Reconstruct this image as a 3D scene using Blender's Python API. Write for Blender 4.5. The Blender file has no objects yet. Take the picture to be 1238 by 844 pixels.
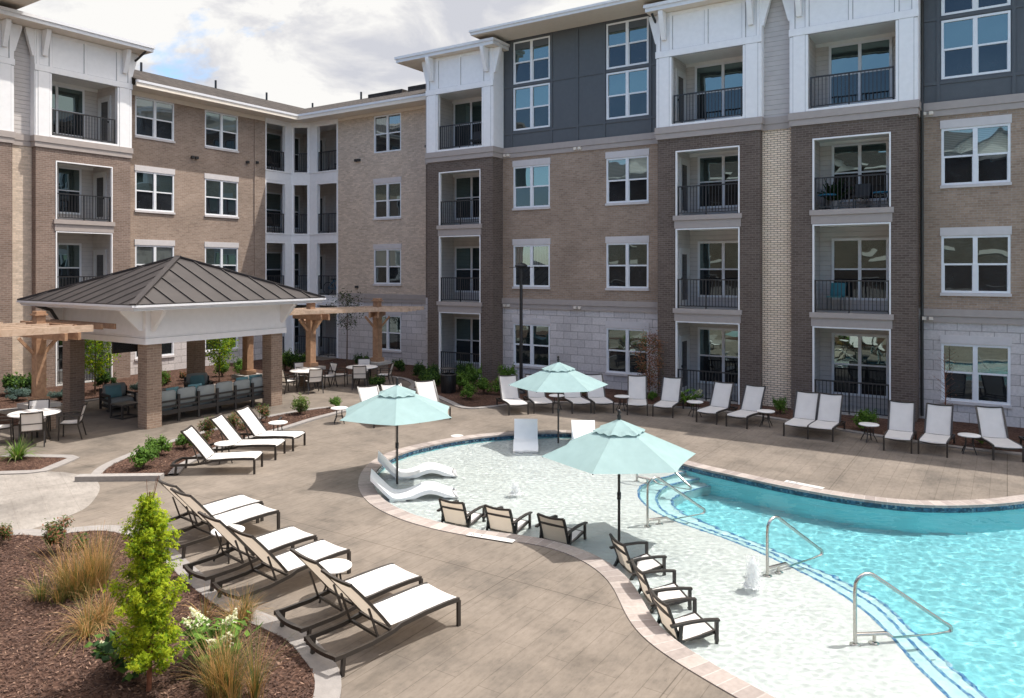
import bpy, bmesh, math, random
from mathutils import Vector, Matrix, noise
R = math.radians
S = bpy.context.scene
COL = S.collection
rnd = random.Random(7)

# ---------------------------------------------------------------- camera
cam_data = bpy.data.cameras.new('camera')
cam_data.sensor_width = 36.0
cam_data.lens = 26.575
cam_data.shift_y = -0.0771
cam_data.clip_start = 0.05
cam_data.clip_end = 2000.0
cam = bpy.data.objects.new('camera', cam_data)
COL.objects.link(cam)
cam.location = (0, 0, 4.5)
cam.rotation_euler = (R(90), 0, 0.58)
S.camera = cam

# ---------------------------------------------------------------- light
SUN_DIR = Vector((0.33, 0.325, 1.0)).normalized()      # from the ground towards the sun
sun_el = math.asin(SUN_DIR.z)
sun_az = math.atan2(SUN_DIR.x, SUN_DIR.y)               # clockwise from +Y
sun_data = bpy.data.lights.new('sun', 'SUN')
sun_data.energy = 3.4
sun_data.angle = R(0.53)
sun_data.color = (1.0, 0.955, 0.89)
sun = bpy.data.objects.new('sun', sun_data)
COL.objects.link(sun)
sun.rotation_euler = SUN_DIR.to_track_quat('Z', 'Y').to_euler()
sun.location = (10, 10, 30)
sun_data.cycles.is_caustics_light = True

world = bpy.data.worlds.new('World')
S.world = world
world.use_nodes = True
wt = world.node_tree
for n in list(wt.nodes): wt.nodes.remove(n)
def N(nt, kind, **kw):
    n = nt.nodes.new(kind)
    for k, v in kw.items():
        if k.startswith('i_'):
            key = k[2:]
            n.inputs[int(key) if key.isdigit() else key.replace('_', ' ')].default_value = v
        else: setattr(n, k, v)
    return n
def LK(nt, a, b): nt.links.new(a, b)
def ramp(nt, stops, fac=None):
    r = nt.nodes.new('ShaderNodeValToRGB')
    el = r.color_ramp.elements
    while len(el) > 1: el.remove(el[-1])
    for i, (p, c) in enumerate(stops):
        e = el[0] if i == 0 else el.new(p)
        e.position = p
        e.color = (c, c, c, 1) if isinstance(c, (int, float)) else (*c, 1)
    if fac is not None: nt.links.new(fac, r.inputs[0])
    return r
def mixc(nt, fac, a, b, mode='MIX'):
    m = nt.nodes.new('ShaderNodeMix'); m.data_type = 'RGBA'; m.blend_type = mode
    for s, v in ((0, fac), (6, a), (7, b)):
        if hasattr(v, 'links') or hasattr(v, 'is_linked'): nt.links.new(v, m.inputs[s])
        elif isinstance(v, (int, float)): m.inputs[s].default_value = v
        else: m.inputs[s].default_value = (*v, 1)
    return m.outputs[2]
def mth(nt, op, a, b=None):
    m = nt.nodes.new('ShaderNodeMath'); m.operation = op
    for s, v in ((0, a), (1, b)):
        if v is None: continue
        if hasattr(v, 'is_linked'): nt.links.new(v, m.inputs[s])
        else: m.inputs[s].default_value = v
    return m.outputs[0]

sky = N(wt, 'ShaderNodeTexSky', sky_type='NISHITA')
sky.sun_disc = False
sky.sun_elevation = sun_el
sky.sun_rotation = sun_az
sky.air_density = 1.0; sky.dust_density = 0.6; sky.ozone_density = 1.5
tc = N(wt, 'ShaderNodeTexCoord')
sep = N(wt, 'ShaderNodeSeparateXYZ'); LK(wt, tc.outputs['Generated'], sep.inputs[0])
zc = mth(wt, 'MAXIMUM', sep.outputs[2], 0.0)
den = mth(wt, 'ADD', zc, 0.22)
cx_ = mth(wt, 'DIVIDE', sep.outputs[0], den); cy_ = mth(wt, 'DIVIDE', sep.outputs[1], den)
cmb = N(wt, 'ShaderNodeCombineXYZ'); LK(wt, cx_, cmb.inputs[0]); LK(wt, cy_, cmb.inputs[1])
zs_ = mth(wt, 'MULTIPLY', sep.outputs[2], 2.1)
cmb2 = N(wt, 'ShaderNodeCombineXYZ'); LK(wt, sep.outputs[0], cmb2.inputs[0]); LK(wt, sep.outputs[1], cmb2.inputs[1]); LK(wt, zs_, cmb2.inputs[2])
cn = N(wt, 'ShaderNodeTexNoise', noise_dimensions='3D'); LK(wt, cmb2.outputs[0], cn.inputs['Vector'])
cn.inputs['Scale'].default_value = 3.0; cn.inputs['Detail'].default_value = 9; cn.inputs['Roughness'].default_value = 0.58
cn.inputs['Distortion'].default_value = 0.25
# more cloud in the half of the sky the buildings stand in, open blue behind the camera
bias = mth(wt, 'MULTIPLY', sep.outputs[1], 0.19)
cov = mth(wt, 'ADD', cn.outputs[0], bias)
mask = ramp(wt, [(0.45, 0.0), (0.505, 1.0)], cov)
cn2 = N(wt, 'ShaderNodeTexNoise'); LK(wt, cmb2.outputs[0], cn2.inputs['Vector'])
cn2.inputs['Scale'].default_value = 6.0; cn2.inputs['Detail'].default_value = 10; cn2.inputs['Roughness'].default_value = 0.6; cn2.inputs['Distortion'].default_value = 0.35
cshade = ramp(wt, [(0.38, (2.75, 2.8, 3.05)), (0.47, (3.45, 3.43, 3.5)), (0.54, (4.2, 4.15, 4.05))], cn2.outputs[0])
# overhead clouds, out of view, brightened and warmed to light the shaded facades
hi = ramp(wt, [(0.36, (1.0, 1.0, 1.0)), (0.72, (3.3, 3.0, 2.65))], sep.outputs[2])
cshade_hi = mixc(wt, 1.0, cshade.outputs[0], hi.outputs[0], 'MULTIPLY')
skyc = mixc(wt, 1.0, sky.outputs[0], (.98, 1.03, 1.06), 'MULTIPLY')
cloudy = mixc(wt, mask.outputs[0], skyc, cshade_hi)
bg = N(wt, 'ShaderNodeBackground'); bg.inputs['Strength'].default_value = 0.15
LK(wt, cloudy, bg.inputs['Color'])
wo = N(wt, 'ShaderNodeOutputWorld'); LK(wt, bg.outputs[0], wo.inputs[0])

# ---------------------------------------------------------------- exposure
S.view_settings.view_transform = 'Standard'
S.view_settings.look = 'None'
S.view_settings.exposure = 0.64
S.view_settings.gamma = 1.0
S.view_settings.use_curve_mapping = False
S.render.engine = 'CYCLES'
S.cycles.use_denoising = True
S.cycles.max_bounces = 8
S.cycles.diffuse_bounces = 3
S.cycles.glossy_bounces = 4
S.cycles.transmission_bounces = 6
S.cycles.transparent_max_bounces = 8
S.cycles.sample_clamp_indirect = 6.0
S.cycles.caustics_reflective = False
S.cycles.caustics_refractive = True
S.cycles.use_adaptive_sampling = False
# ---------------------------------------------------------------- materials
MATS = {}
def newmat(name):
    m = bpy.data.materials.new(name); m.use_nodes = True
    MATS[name] = m
    nt = m.node_tree
    return m, nt, nt.nodes['Principled BSDF']
def simple(name, col, rough=0.6, metal=0.0, var=0.08, scale=6.0, bump=0.0, bscale=60.0, spec=0.5):
    m, nt, b = newmat(name)
    t = N(nt, 'ShaderNodeTexCoord')
    n = N(nt, 'ShaderNodeTexNoise'); LK(nt, t.outputs['Object'], n.inputs['Vector'])
    n.inputs['Scale'].default_value = scale; n.inputs['Detail'].default_value = 5
    lo = tuple(c * (1 - var) for c in col); hi = tuple(min(1, c * (1 + var)) for c in col)
    r = ramp(nt, [(0.3, lo), (0.7, hi)], n.outputs[0])
    LK(nt, r.outputs[0], b.inputs['Base Color'])
    b.inputs['Roughness'].default_value = rough; b.inputs['Metallic'].default_value = metal
    b.inputs['Specular IOR Level'].default_value = spec
    if bump:
        n2 = N(nt, 'ShaderNodeTexNoise'); LK(nt, t.outputs['Object'], n2.inputs['Vector']); n2.inputs['Scale'].default_value = bscale
        n2.inputs['Detail'].default_value = 3
        bp = N(nt, 'ShaderNodeBump'); bp.inputs['Strength'].default_value = bump; bp.inputs['Distance'].default_value = 0.02
        LK(nt, n2.outputs[0], bp.inputs['Height']); LK(nt, bp.outputs[0], b.inputs['Normal'])
    return m
def brick(name, c1, c2, mortar, bw=0.21, bh=0.072, ms=0.007, rough=0.9, stain=0.12, bump=0.5, bias=0.0, offset=0.5, rot=0.0):
    m, nt, b = newmat(name)
    t = N(nt, 'ShaderNodeTexCoord')
    mp = N(nt, 'ShaderNodeMapping'); LK(nt, t.outputs['UV'], mp.inputs[0]); mp.inputs['Rotation'].default_value = (0, 0, rot)
    br = N(nt, 'ShaderNodeTexBrick'); LK(nt, mp.outputs[0], br.inputs['Vector'])
    br.offset = offset
    br.inputs['Color1'].default_value = (*c1, 1); br.inputs['Color2'].default_value = (*c2, 1); br.inputs['Mortar'].default_value = (*mortar, 1)
    br.inputs['Scale'].default_value = 1; br.inputs['Brick Width'].default_value = bw; br.inputs['Row Height'].default_value = bh
    br.inputs['Mortar Size'].default_value = ms; br.inputs['Mortar Smooth'].default_value = 0.15; br.inputs['Bias'].default_value = bias
    n = N(nt, 'ShaderNodeTexNoise'); LK(nt, t.outputs['UV'], n.inputs['Vector']); n.inputs['Scale'].default_value = 0.8; n.inputs['Detail'].default_value = 6
    r = ramp(nt, [(0.3, 1 - stain), (0.7, 1 + stain)], n.outputs[0])
    n3 = N(nt, 'ShaderNodeTexNoise'); LK(nt, t.outputs['UV'], n3.inputs['Vector']); n3.inputs['Scale'].default_value = 14; n3.inputs['Detail'].default_value = 3
    r3 = ramp(nt, [(0.3, 0.9), (0.7, 1.1)], n3.outputs[0])
    c = mixc(nt, 1.0, br.outputs[0], r.outputs[0], 'MULTIPLY')
    c = mixc(nt, 1.0, c, r3.outputs[0], 'MULTIPLY')
    LK(nt, c, b.inputs['Base Color'])
    b.inputs['Roughness'].default_value = rough; b.inputs['Specular IOR Level'].default_value = 0.25
    if bump:
        inv = mth(nt, 'SUBTRACT', 1.0, br.outputs['Fac'])
        inv2 = mth(nt, 'ADD', inv, mth(nt, 'MULTIPLY', n3.outputs[0], 0.5))
        bp = N(nt, 'ShaderNodeBump'); bp.inputs['Strength'].default_value = bump; bp.inputs['Distance'].default_value = 0.012
        LK(nt, inv2, bp.inputs['Height']); LK(nt, bp.outputs[0], b.inputs['Normal'])
    return m
brick('brick_mid', (.395, .288, .212), (.305, .217, .155), (.37, .325, .29), stain=.14)
brick('brick_left', (.375, .278, .218), (.285, .205, .157), (.39, .335, .28), stain=.12)
brick('brick_dark', (.152, .116, .094), (.110, .081, .065), (.21, .175, .158), stain=.10)
brick('brick_tan', (.92, .755, .60), (.82, .66, .50), (.28, .20, .15), ms=.010, stain=.06)
brick('brick_leftbay', (.265, .190, .152), (.20, .140, .110), (.32, .27, .235), stain=.12)
brick('brick_tan_center', (.70, .565, .45), (.52, .41, .32), (.54, .455, .37), stain=.08)
brick('brick_column', (.33, .235, .175), (.25, .175, .13), (.38, .31, .25), stain=.10)
brick('stone', (.66, .61, .59), (.55, .505, .49), (.36, .33, .315), bw=.62, bh=.30, ms=.012, stain=.10, bump=.6)
def siding(name, col, pitch=0.16):
    m, nt, b = newmat(name)
    t = N(nt, 'ShaderNodeTexCoord'); sp = N(nt, 'ShaderNodeSeparateXYZ'); LK(nt, t.outputs['UV'], sp.inputs[0])
    fr = mth(nt, 'FRACT', mth(nt, 'DIVIDE', sp.outputs[1], pitch))
    r = ramp(nt, [(0.0, 0.0), (0.09, 1.0), (1.0, 0.75)], fr)
    cr = ramp(nt, [(0.0, 0.45), (0.08, 1.0)], fr)
    n = N(nt, 'ShaderNodeTexNoise'); LK(nt, t.outputs['UV'], n.inputs['Vector']); n.inputs['Scale'].default_value = 3
    r2 = ramp(nt, [(0.3, 0.94), (0.7, 1.05)], n.outputs[0])
    c = mixc(nt, 1.0, col, cr.outputs[0], 'MULTIPLY'); c = mixc(nt, 1.0, c, r2.outputs[0], 'MULTIPLY')
    LK(nt, c, b.inputs['Base Color']); b.inputs['Roughness'].default_value = 0.6
    bp = N(nt, 'ShaderNodeBump'); bp.inputs['Strength'].default_value = 0.6; bp.inputs['Distance'].default_value = 0.02
    LK(nt, r.outputs[0], bp.inputs['Height']); LK(nt, bp.outputs[0], b.inputs['Normal'])
siding('siding', (.52, .48, .46))
siding('siding_taupe', (.60, .56, .53))
simple('white_trim', (.86, .845, .84), .55, var=.03)
simple('white_window', (.80, .81, .83), .4, var=.02)
simple('header_panel', (.62, .58, .57), .6, var=.04)
simple('taupe_trim', (.40, .345, .315), .6, var=.04)
simple('soffit', (.78, .70, .605), .7, var=.03)
simple('gray_panel', (.090, .098, .108), .55, var=.05)
simple('gutter_white', (.72, .72, .74), .4, var=.03)
simple('downspout_metal', (.035, .035, .035), .45, var=.1)
simple('rail_metal', (.028, .027, .028), .4, var=.1)
simple('bronze_frame', (.034, .028, .024), .38, var=.12, scale=15)
simple('chair_frame', (.030, .025, .022), .36, var=.12, scale=15)
simple('floor_concrete', (.46, .44, .42), .85, var=.08)
simple('ceiling_white', (.80, .79, .77), .7, var=.03)
simple('door_white', (.66, .645, .62), .5, var=.03)
simple('white_plastic', (.86, .87, .88), .35, var=.02)
simple('table_white', (.80, .78, .75), .45, var=.03)
simple('steel', (.50, .48, .45), .20, metal=1.0, var=.06, scale=30)
simple('lamp_black', (.012, .012, .014), .4, var=.1)
simple('wicker', (.035, .032, .030), .55, var=.2, scale=40)
simple('sofa_frame', (.040, .036, .034), .5, var=.1)
simple('tabletop_dark', (.085, .075, .068), .45, var=.15)
simple('cap_stone', (.42, .39, .36), .8, var=.08, bump=.2)
simple('curb', (.27, .25, .237), .9, var=.10, scale=9, bump=.25)
simple('bench_stone', (.30, .28, .265), .9, var=.10, scale=12, bump=.25)
simple('screen_black', (.006, .006, .007), .15)
simple('teal_paint', (.02, .17, .20), .4, var=.1)
simple('blue_paint', (.03, .22, .38), .4, var=.1)
simple('marker_white', (.60, .585, .56), .6)
simple('marker_ink', (.05, .05, .06), .7)
simple('marker_grey', (.45, .45, .46), .7)
simple('bark', (.12, .075, .05), .9, var=.25, scale=20, bump=.4)
simple('bark_red', (.20, .075, .04), .85, var=.25, scale=20, bump=.3)
simple('water_hose_black', (.02, .02, .02), .5)

def fabric(name, col, trans=0.12, rough=.85, weave=420.0, tcol=None):
    m, nt, b = newmat(name)
    t = N(nt, 'ShaderNodeTexCoord')
    w = N(nt, 'ShaderNodeTexNoise'); LK(nt, t.outputs['Object'], w.inputs['Vector']); w.inputs['Scale'].default_value = 4.0; w.inputs['Detail'].default_value = 5
    r = ramp(nt, [(0.3, tuple(c * .93 for c in col)), (0.7, tuple(min(1, c * 1.04) for c in col))], w.outputs[0])
    LK(nt, r.outputs[0], b.inputs['Base Color']); b.inputs['Roughness'].default_value = rough; b.inputs['Specular IOR Level'].default_value = .2
    ck = N(nt, 'ShaderNodeTexNoise'); LK(nt, t.outputs['Object'], ck.inputs['Vector']); ck.inputs['Scale'].default_value = weave
    bp = N(nt, 'ShaderNodeBump'); bp.inputs['Strength'].default_value = .15; bp.inputs['Distance'].default_value = .004
    LK(nt, ck.outputs[0], bp.inputs['Height']); LK(nt, bp.outputs[0], b.inputs['Normal'])
    if trans:
        tr = N(nt, 'ShaderNodeBsdfTranslucent'); LK(nt, r.outputs[0], tr.inputs['Color'])
        if tcol: nt.links.remove(tr.inputs['Color'].links[0]); tr.inputs['Color'].default_value = (*tcol, 1)
        mx = N(nt, 'ShaderNodeMixShader'); mx.inputs[0].default_value = trans
        LK(nt, b.outputs[0], mx.inputs[1]); LK(nt, tr.outputs[0], mx.inputs[2])
        LK(nt, mx.outputs[0], nt.nodes['Material Output'].inputs[0])
    return m
fabric('sling', (.82, .80, .78), .28, tcol=(.80, .69, .57))
fabric('sling_tan', (.72, .63, .53), .36, tcol=(.80, .69, .57))
fabric('umbrella_fabric', (.315, .445, .447), .22, weave=250)
fabric('cushion_grey', (.30, .32, .31), 0)
fabric('pillow_teal', (.16, .31, .33), 0)

def glass(name, dark, ior=2.6, wob=0.022, curtain=None, tint=(1, 1, 1)):
    m, nt, b = newmat(name)
    nt.nodes.remove(b)
    t = N(nt, 'ShaderNodeTexCoord')
    n = N(nt, 'ShaderNodeTexNoise'); LK(nt, t.outputs['Object'], n.inputs['Vector']); n.inputs['Scale'].default_value = 0.9; n.inputs['Detail'].default_value = 1.5
    bp = N(nt, 'ShaderNodeBump'); bp.inputs['Strength'].default_value = wob; bp.inputs['Distance'].default_value = .25
    LK(nt, n.outputs[0], bp.inputs['Height'])
    g = N(nt, 'ShaderNodeBsdfGlossy'); g.inputs['Roughness'].default_value = .01; LK(nt, bp.outputs[0], g.inputs['Normal'])
    g.inputs['Color'].default_value = (*tint, 1)
    d = N(nt, 'ShaderNodeBsdfDiffuse')
    n2 = N(nt, 'ShaderNodeTexNoise'); LK(nt, t.outputs['Object'], n2.inputs['Vector']); n2.inputs['Scale'].default_value = 1.6; n2.inputs['Detail'].default_value = 2
    r = ramp(nt, [(0.35, dark), (0.75, tuple(c * 2.2 for c in dark))], n2.outputs[0])
    colr = r.outputs[0]
    if curtain:
        w = N(nt, 'ShaderNodeTexWave', wave_type='BANDS', bands_direction=curtain[0]); LK(nt, t.outputs['Object'], w.inputs['Vector'])
        w.inputs['Scale'].default_value = curtain[1]; w.inputs['Distortion'].default_value = curtain[2]
        cr = ramp(nt, [(0.2, tuple(c * .6 for c in curtain[3])), (0.8, curtain[3])], w.outputs[0])
        colr = cr.outputs[0]
    LK(nt, colr, d.inputs['Color'])
    f = N(nt, 'ShaderNodeFresnel'); f.inputs['IOR'].default_value = ior
    mx = N(nt, 'ShaderNodeMixShader'); LK(nt, f.outputs[0], mx.inputs[0]); LK(nt, d.outputs[0], mx.inputs[1]); LK(nt, g.outputs[0], mx.inputs[2])
    LK(nt, mx.outputs[0], nt.nodes['Material Output'].inputs[0])
glass('glass', (.012, .020, .020), 2.8, tint=(.74, .95, .94))
glass('glass_blind', (.02, .02, .02), 2.5, curtain=('Z', 6.0, 0.0, (.16, .18, .17)), tint=(.76, .95, .94))
glass('glass_curtain', (.02, .02, .02), 2.6, curtain=('X', 2.4, 3.0, (.12, .135, .13)), tint=(.86, .97, .98))
glass('glass_screen', (.012, .013, .015), 1.9, wob=.03, tint=(.55, .68, .75))
glass('door_glass', (.02, .02, .02), 1.8)

# stamped plank concrete of the pool deck
def deckmat(name, base, dark, light, plank=(2.6, .19), rot=R(90), lines=.75, joint=3.06):
    m, nt, b = newmat(name)
    t = N(nt, 'ShaderNodeTexCoord')
    mp = N(nt, 'ShaderNodeMapping'); LK(nt, t.outputs['UV'], mp.inputs[0]); mp.inputs['Rotation'].default_value = (0, 0, rot)
    br = N(nt, 'ShaderNodeTexBrick'); LK(nt, mp.outputs[0], br.inputs['Vector'])
    br.inputs['Scale'].default_value = 1; br.inputs['Brick Width'].default_value = plank[0]; br.inputs['Row Height'].default_value = plank[1]
    br.inputs['Mortar Size'].default_value = .005; br.inputs['Mortar Smooth'].default_value = .2
    br.inputs['Color1'].default_value = (.965, .965, .965, 1); br.inputs['Color2'].default_value = (1.03, 1.025, 1.02, 1); br.inputs['Mortar'].default_value = (lines, lines * .98, lines * .96, 1)
    mg = N(nt, 'ShaderNodeMapping'); LK(nt, mp.outputs[0], mg.inputs[0]); mg.inputs['Scale'].default_value = (1.5, 4.5, 1)
    g = N(nt, 'ShaderNodeTexNoise'); LK(nt, mg.outputs[0], g.inputs['Vector']); g.inputs['Scale'].default_value = 3.2; g.inputs['Detail'].default_value = 9; g.inputs['Roughness'].default_value = .70
    n = N(nt, 'ShaderNodeTexNoise'); LK(nt, t.outputs['UV'], n.inputs['Vector']); n.inputs['Scale'].default_value = .62; n.inputs['Detail'].default_value = 9; n.inputs['Roughness'].default_value = .68
    c = ramp(nt, [(0.30, dark), (0.50, base), (0.72, light)], n.outputs[0]).outputs[0]
    gr = ramp(nt, [(0.30, .80), (0.5, 1.0), (0.70, 1.12)], g.outputs[0])
    c = mixc(nt, 1.0, c, gr.outputs[0], 'MULTIPLY')
    c = mixc(nt, 1.0, c, br.outputs[0], 'MULTIPLY')
    # dark stains
    s = N(nt, 'ShaderNodeTexNoise'); LK(nt, t.outputs['UV'], s.inputs['Vector']); s.inputs['Scale'].default_value = 1.1; s.inputs['Detail'].default_value = 4; s.inputs['Distortion'].default_value = .6
    sr = ramp(nt, [(0.56, 1.0), (0.70, .76)], s.outputs[0])
    # saw cut control joints
    jb = N(nt, 'ShaderNodeTexBrick'); LK(nt, mp.outputs[0], jb.inputs['Vector']); jb.offset = 0.0
    jb.inputs['Scale'].default_value = 1; jb.inputs['Brick Width'].default_value = joint * 1.5; jb.inputs['Row Height'].default_value = joint; jb.inputs['Mortar Size'].default_value = .008
    jb.inputs['Color1'].default_value = (1, 1, 1, 1); jb.inputs['Color2'].default_value = (1, 1, 1, 1); jb.inputs['Mortar'].default_value = (.58, .56, .54, 1)
    c = mixc(nt, 1.0, c, jb.outputs[0], 'MULTIPLY')
    # small dark scuffs
    k = N(nt, 'ShaderNodeTexNoise'); LK(nt, mg.outputs[0], k.inputs['Vector']); k.inputs['Scale'].default_value = 2.6; k.inputs['Detail'].default_value = 5; k.inputs['Roughness'].default_value = .7
    kr = ramp(nt, [(0.60, 1.0), (0.70, .72)], k.outputs[0])
    c = mixc(nt, 1.0, c, kr.outputs[0], 'MULTIPLY')
    c = mixc(nt, 1.0, c, sr.outputs[0], 'MULTIPLY')
    LK(nt, c, b.inputs['Base Color']); b.inputs['Roughness'].default_value = .82; b.inputs['Specular IOR Level'].default_value = .25
    bp = N(nt, 'ShaderNodeBump'); bp.inputs['Strength'].default_value = .35; bp.inputs['Distance'].default_value = .01
    h = mth(nt, 'SUBTRACT', mth(nt, 'MULTIPLY', g.outputs[0], .6), br.outputs['Fac'])
    LK(nt, h, bp.inputs['Height']); LK(nt, bp.outputs[0], b.inputs['Normal'])
deckmat('deck', (.186, .157, .130), (.112, .097, .083), (.245, .208, .174), plank=(1.9, .30), lines=.70)
deckmat('plaza', (.29, .265, .24), (.205, .186, .167), (.37, .342, .313), plank=(1.4, .5), rot=R(20), lines=.92)
brick('coping', (.385, .335, .305), (.26, .222, .205), (.42, .385, .36), bw=.20, bh=.37, ms=.006, stain=.16, bump=.3, offset=0.0)
def tilemat(name):
    m, nt, b = newmat(name)
    t = N(nt, 'ShaderNodeTexCoord')
    v = N(nt, 'ShaderNodeTexVoronoi', feature='F1', distance='CHEBYCHEV'); LK(nt, t.outputs['UV'], v.inputs['Vector']); v.inputs['Scale'].default_value = 26; v.inputs['Randomness'].default_value = 0.15
    r = N(nt, 'ShaderNodeSeparateColor'); LK(nt, v.outputs['Color'], r.inputs[0])
    c = ramp(nt, [(0.0, (.006, .02, .04)), (0.45, (.012, .05, .10)), (0.8, (.03, .11, .19)), (1.0, (.14, .22, .25))], r.outputs[0])
    LK(nt, c.outputs[0], b.inputs['Base Color']); b.inputs['Roughness'].default_value = .25
tilemat('tile_blue')
def steptile():
    m, nt, b = newmat('tile_step')
    t = N(nt, 'ShaderNodeTexCoord')
    v = N(nt, 'ShaderNodeTexVoronoi', distance='CHEBYCHEV'); LK(nt, t.outputs['UV'], v.inputs['Vector']); v.inputs['Scale'].default_value = 22; v.inputs['Randomness'].default_value = .2
    r = N(nt, 'ShaderNodeSeparateColor'); LK(nt, v.outputs['Color'], r.inputs[0])
    c = ramp(nt, [(0.0, (.05, .16, .36)), (0.4, (.10, .27, .47)), (0.75, (.18, .38, .53)), (1.0, (.34, .53, .62))], r.outputs[0])
    LK(nt, c.outputs[0], b.inputs['Base Color']); b.inputs['Roughness'].default_value = .25
steptile()
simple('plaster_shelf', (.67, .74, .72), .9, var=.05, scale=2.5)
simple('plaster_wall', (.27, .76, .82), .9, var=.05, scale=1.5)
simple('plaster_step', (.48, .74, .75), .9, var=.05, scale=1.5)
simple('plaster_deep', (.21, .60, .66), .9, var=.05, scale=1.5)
simple('ground_concrete', (.30, .28, .25), .9, var=.12, scale=.4)

def mulchmat(name, a, bcol, ccol):
    m, nt, b = newmat(name)
    t = N(nt, 'ShaderNodeTexCoord')
    v = N(nt, 'ShaderNodeTexVoronoi'); LK(nt, t.outputs['Object'], v.inputs['Vector']); v.inputs['Scale'].default_value = 26
    sc = N(nt, 'ShaderNodeSeparateColor'); LK(nt, v.outputs['Color'], sc.inputs[0])
    c = ramp(nt, [(0.0, a), (0.5, bcol), (1.0, ccol)], sc.outputs[0])
    n = N(nt, 'ShaderNodeTexNoise'); LK(nt, t.outputs['Object'], n.inputs['Vector']); n.inputs['Scale'].default_value = 1.2; n.inputs['Detail'].default_value = 6
    r = ramp(nt, [(0.3, .75), (0.7, 1.2)], n.outputs[0])
    LK(nt, mixc(nt, 1.0, c.outputs[0], r.outputs[0], 'MULTIPLY'), b.inputs['Base Color'])
    b.inputs['Roughness'].default_value = .95; b.inputs['Specular IOR Level'].default_value = .1
    bp = N(nt, 'ShaderNodeBump'); bp.inputs['Strength'].default_value = .9; bp.inputs['Distance'].default_value = .03
    LK(nt, v.outputs['Distance'], bp.inputs['Height']); LK(nt, bp.outputs[0], b.inputs['Normal'])
mulchmat('mulch', (.048, .027, .021), (.088, .050, .037), (.145, .086, .064))
simple('trim_shade_gray', (.34, .34, .35), .7)  # darker tone for shadow lines painted along the white trim boards
simple('chip_dark', (.058, .031, .023), .95, var=.3, scale=3)
simple('chip_mid', (.105, .060, .044), .95, var=.3, scale=3)
simple('chip_light', (.25, .155, .11), .95, var=.25, scale=3)

def leaf(name, a, b2, trans=.35, scale=5.0):
    m, nt, b = newmat(name)
    nt.nodes.remove(b)
    t = N(nt, 'ShaderNodeTexCoord')
    n = N(nt, 'ShaderNodeTexNoise'); LK(nt, t.outputs['Object'], n.inputs['Vector']); n.inputs['Scale'].default_value = scale; n.inputs['Detail'].default_value = 4
    r = ramp(nt, [(0.35, a), (0.65, b2)], n.outputs[0])
    d = N(nt, 'ShaderNodeBsdfPrincipled'); LK(nt, r.outputs[0], d.inputs['Base Color']); d.inputs['Roughness'].default_value = .65; d.inputs['Specular IOR Level'].default_value = .15
    tr = N(nt, 'ShaderNodeBsdfTranslucent'); LK(nt, mixc(nt, 1.0, r.outputs[0], (1.3, 1.25, .7), 'MULTIPLY'), tr.inputs['Color'])
    mx = N(nt, 'ShaderNodeMixShader'); mx.inputs[0].default_value = trans
    LK(nt, d.outputs[0], mx.inputs[1]); LK(nt, tr.outputs[0], mx.inputs[2]); LK(nt, mx.outputs[0], nt.nodes['Material Output'].inputs[0])
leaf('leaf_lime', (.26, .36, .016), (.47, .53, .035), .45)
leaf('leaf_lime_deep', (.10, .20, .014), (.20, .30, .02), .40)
leaf('leaf_green', (.055, .115, .020), (.115, .20, .038), .3)
leaf('leaf_dark', (.012, .036, .012), (.030, .070, .020), .2)
leaf('leaf_bright', (.09, .20, .03), (.17, .30, .05), .35)
leaf('leaf_blue', (.07, .115, .10), (.13, .19, .165), .2)
leaf('leaf_bronze', (.20, .085, .048), (.34, .165, .09), .25)
leaf('leaf_olive', (.055, .07, .03), (.10, .115, .055), .25)
leaf('leaf_variegated', (.13, .17, .05), (.28, .31, .14), .3)
leaf('blade_tan', (.36, .20, .085), (.54, .345, .17), .3)
leaf('blade_green', (.08, .115, .035), (.19, .21, .075), .3)
leaf('flower_white', (.62, .62, .45), (.78, .78, .66), .3)

def wood(name, a, b2):
    m, nt, b = newmat(name)
    t = N(nt, 'ShaderNodeTexCoord'); mp = N(nt, 'ShaderNodeMapping'); LK(nt, t.outputs['UV'], mp.inputs[0]); mp.inputs['Scale'].default_value = (1, 1, 1)
    n = N(nt, 'ShaderNodeTexNoise'); LK(nt, mp.outputs[0], n.inputs['Vector']); n.inputs['Scale'].default_value = 5; n.inputs['Detail'].default_value = 6; n.inputs['Distortion'].default_value = 1.2
    r = ramp(nt, [(0.3, a), (0.7, b2)], n.outputs[0])
    LK(nt, r.outputs[0], b.inputs['Base Color']); b.inputs['Roughness'].default_value = .65
wood('cedar', (.27, .150, .085), (.44, .265, .16))
wood('cedar_light', (.42, .29, .20), (.60, .45, .335))

def roofmetal(name):
    m, nt, b = newmat(name)
    t = N(nt, 'ShaderNodeTexCoord')
    n = N(nt, 'ShaderNodeTexNoise'); LK(nt, t.outputs['Object'], n.inputs['Vector']); n.inputs['Scale'].default_value = 1.4; n.inputs['Detail'].default_value = 5
    r = ramp(nt, [(0.3, (.038, .033, .033)), (0.7, (.056, .049, .048))], n.outputs[0])
    LK(nt, r.outputs[0], b.inputs['Base Color']); b.inputs['Roughness'].default_value = .5; b.inputs['Specular IOR Level'].default_value = .22
roofmetal('roof_metal')
simple('roof_seam', (.035, .03, .03), .5)
brick('shingle', (.070, .058, .052), (.036, .030, .028), (.02, .018, .017), bw=.30, bh=.15, ms=.012, stain=.2, bump=.6)

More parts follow.
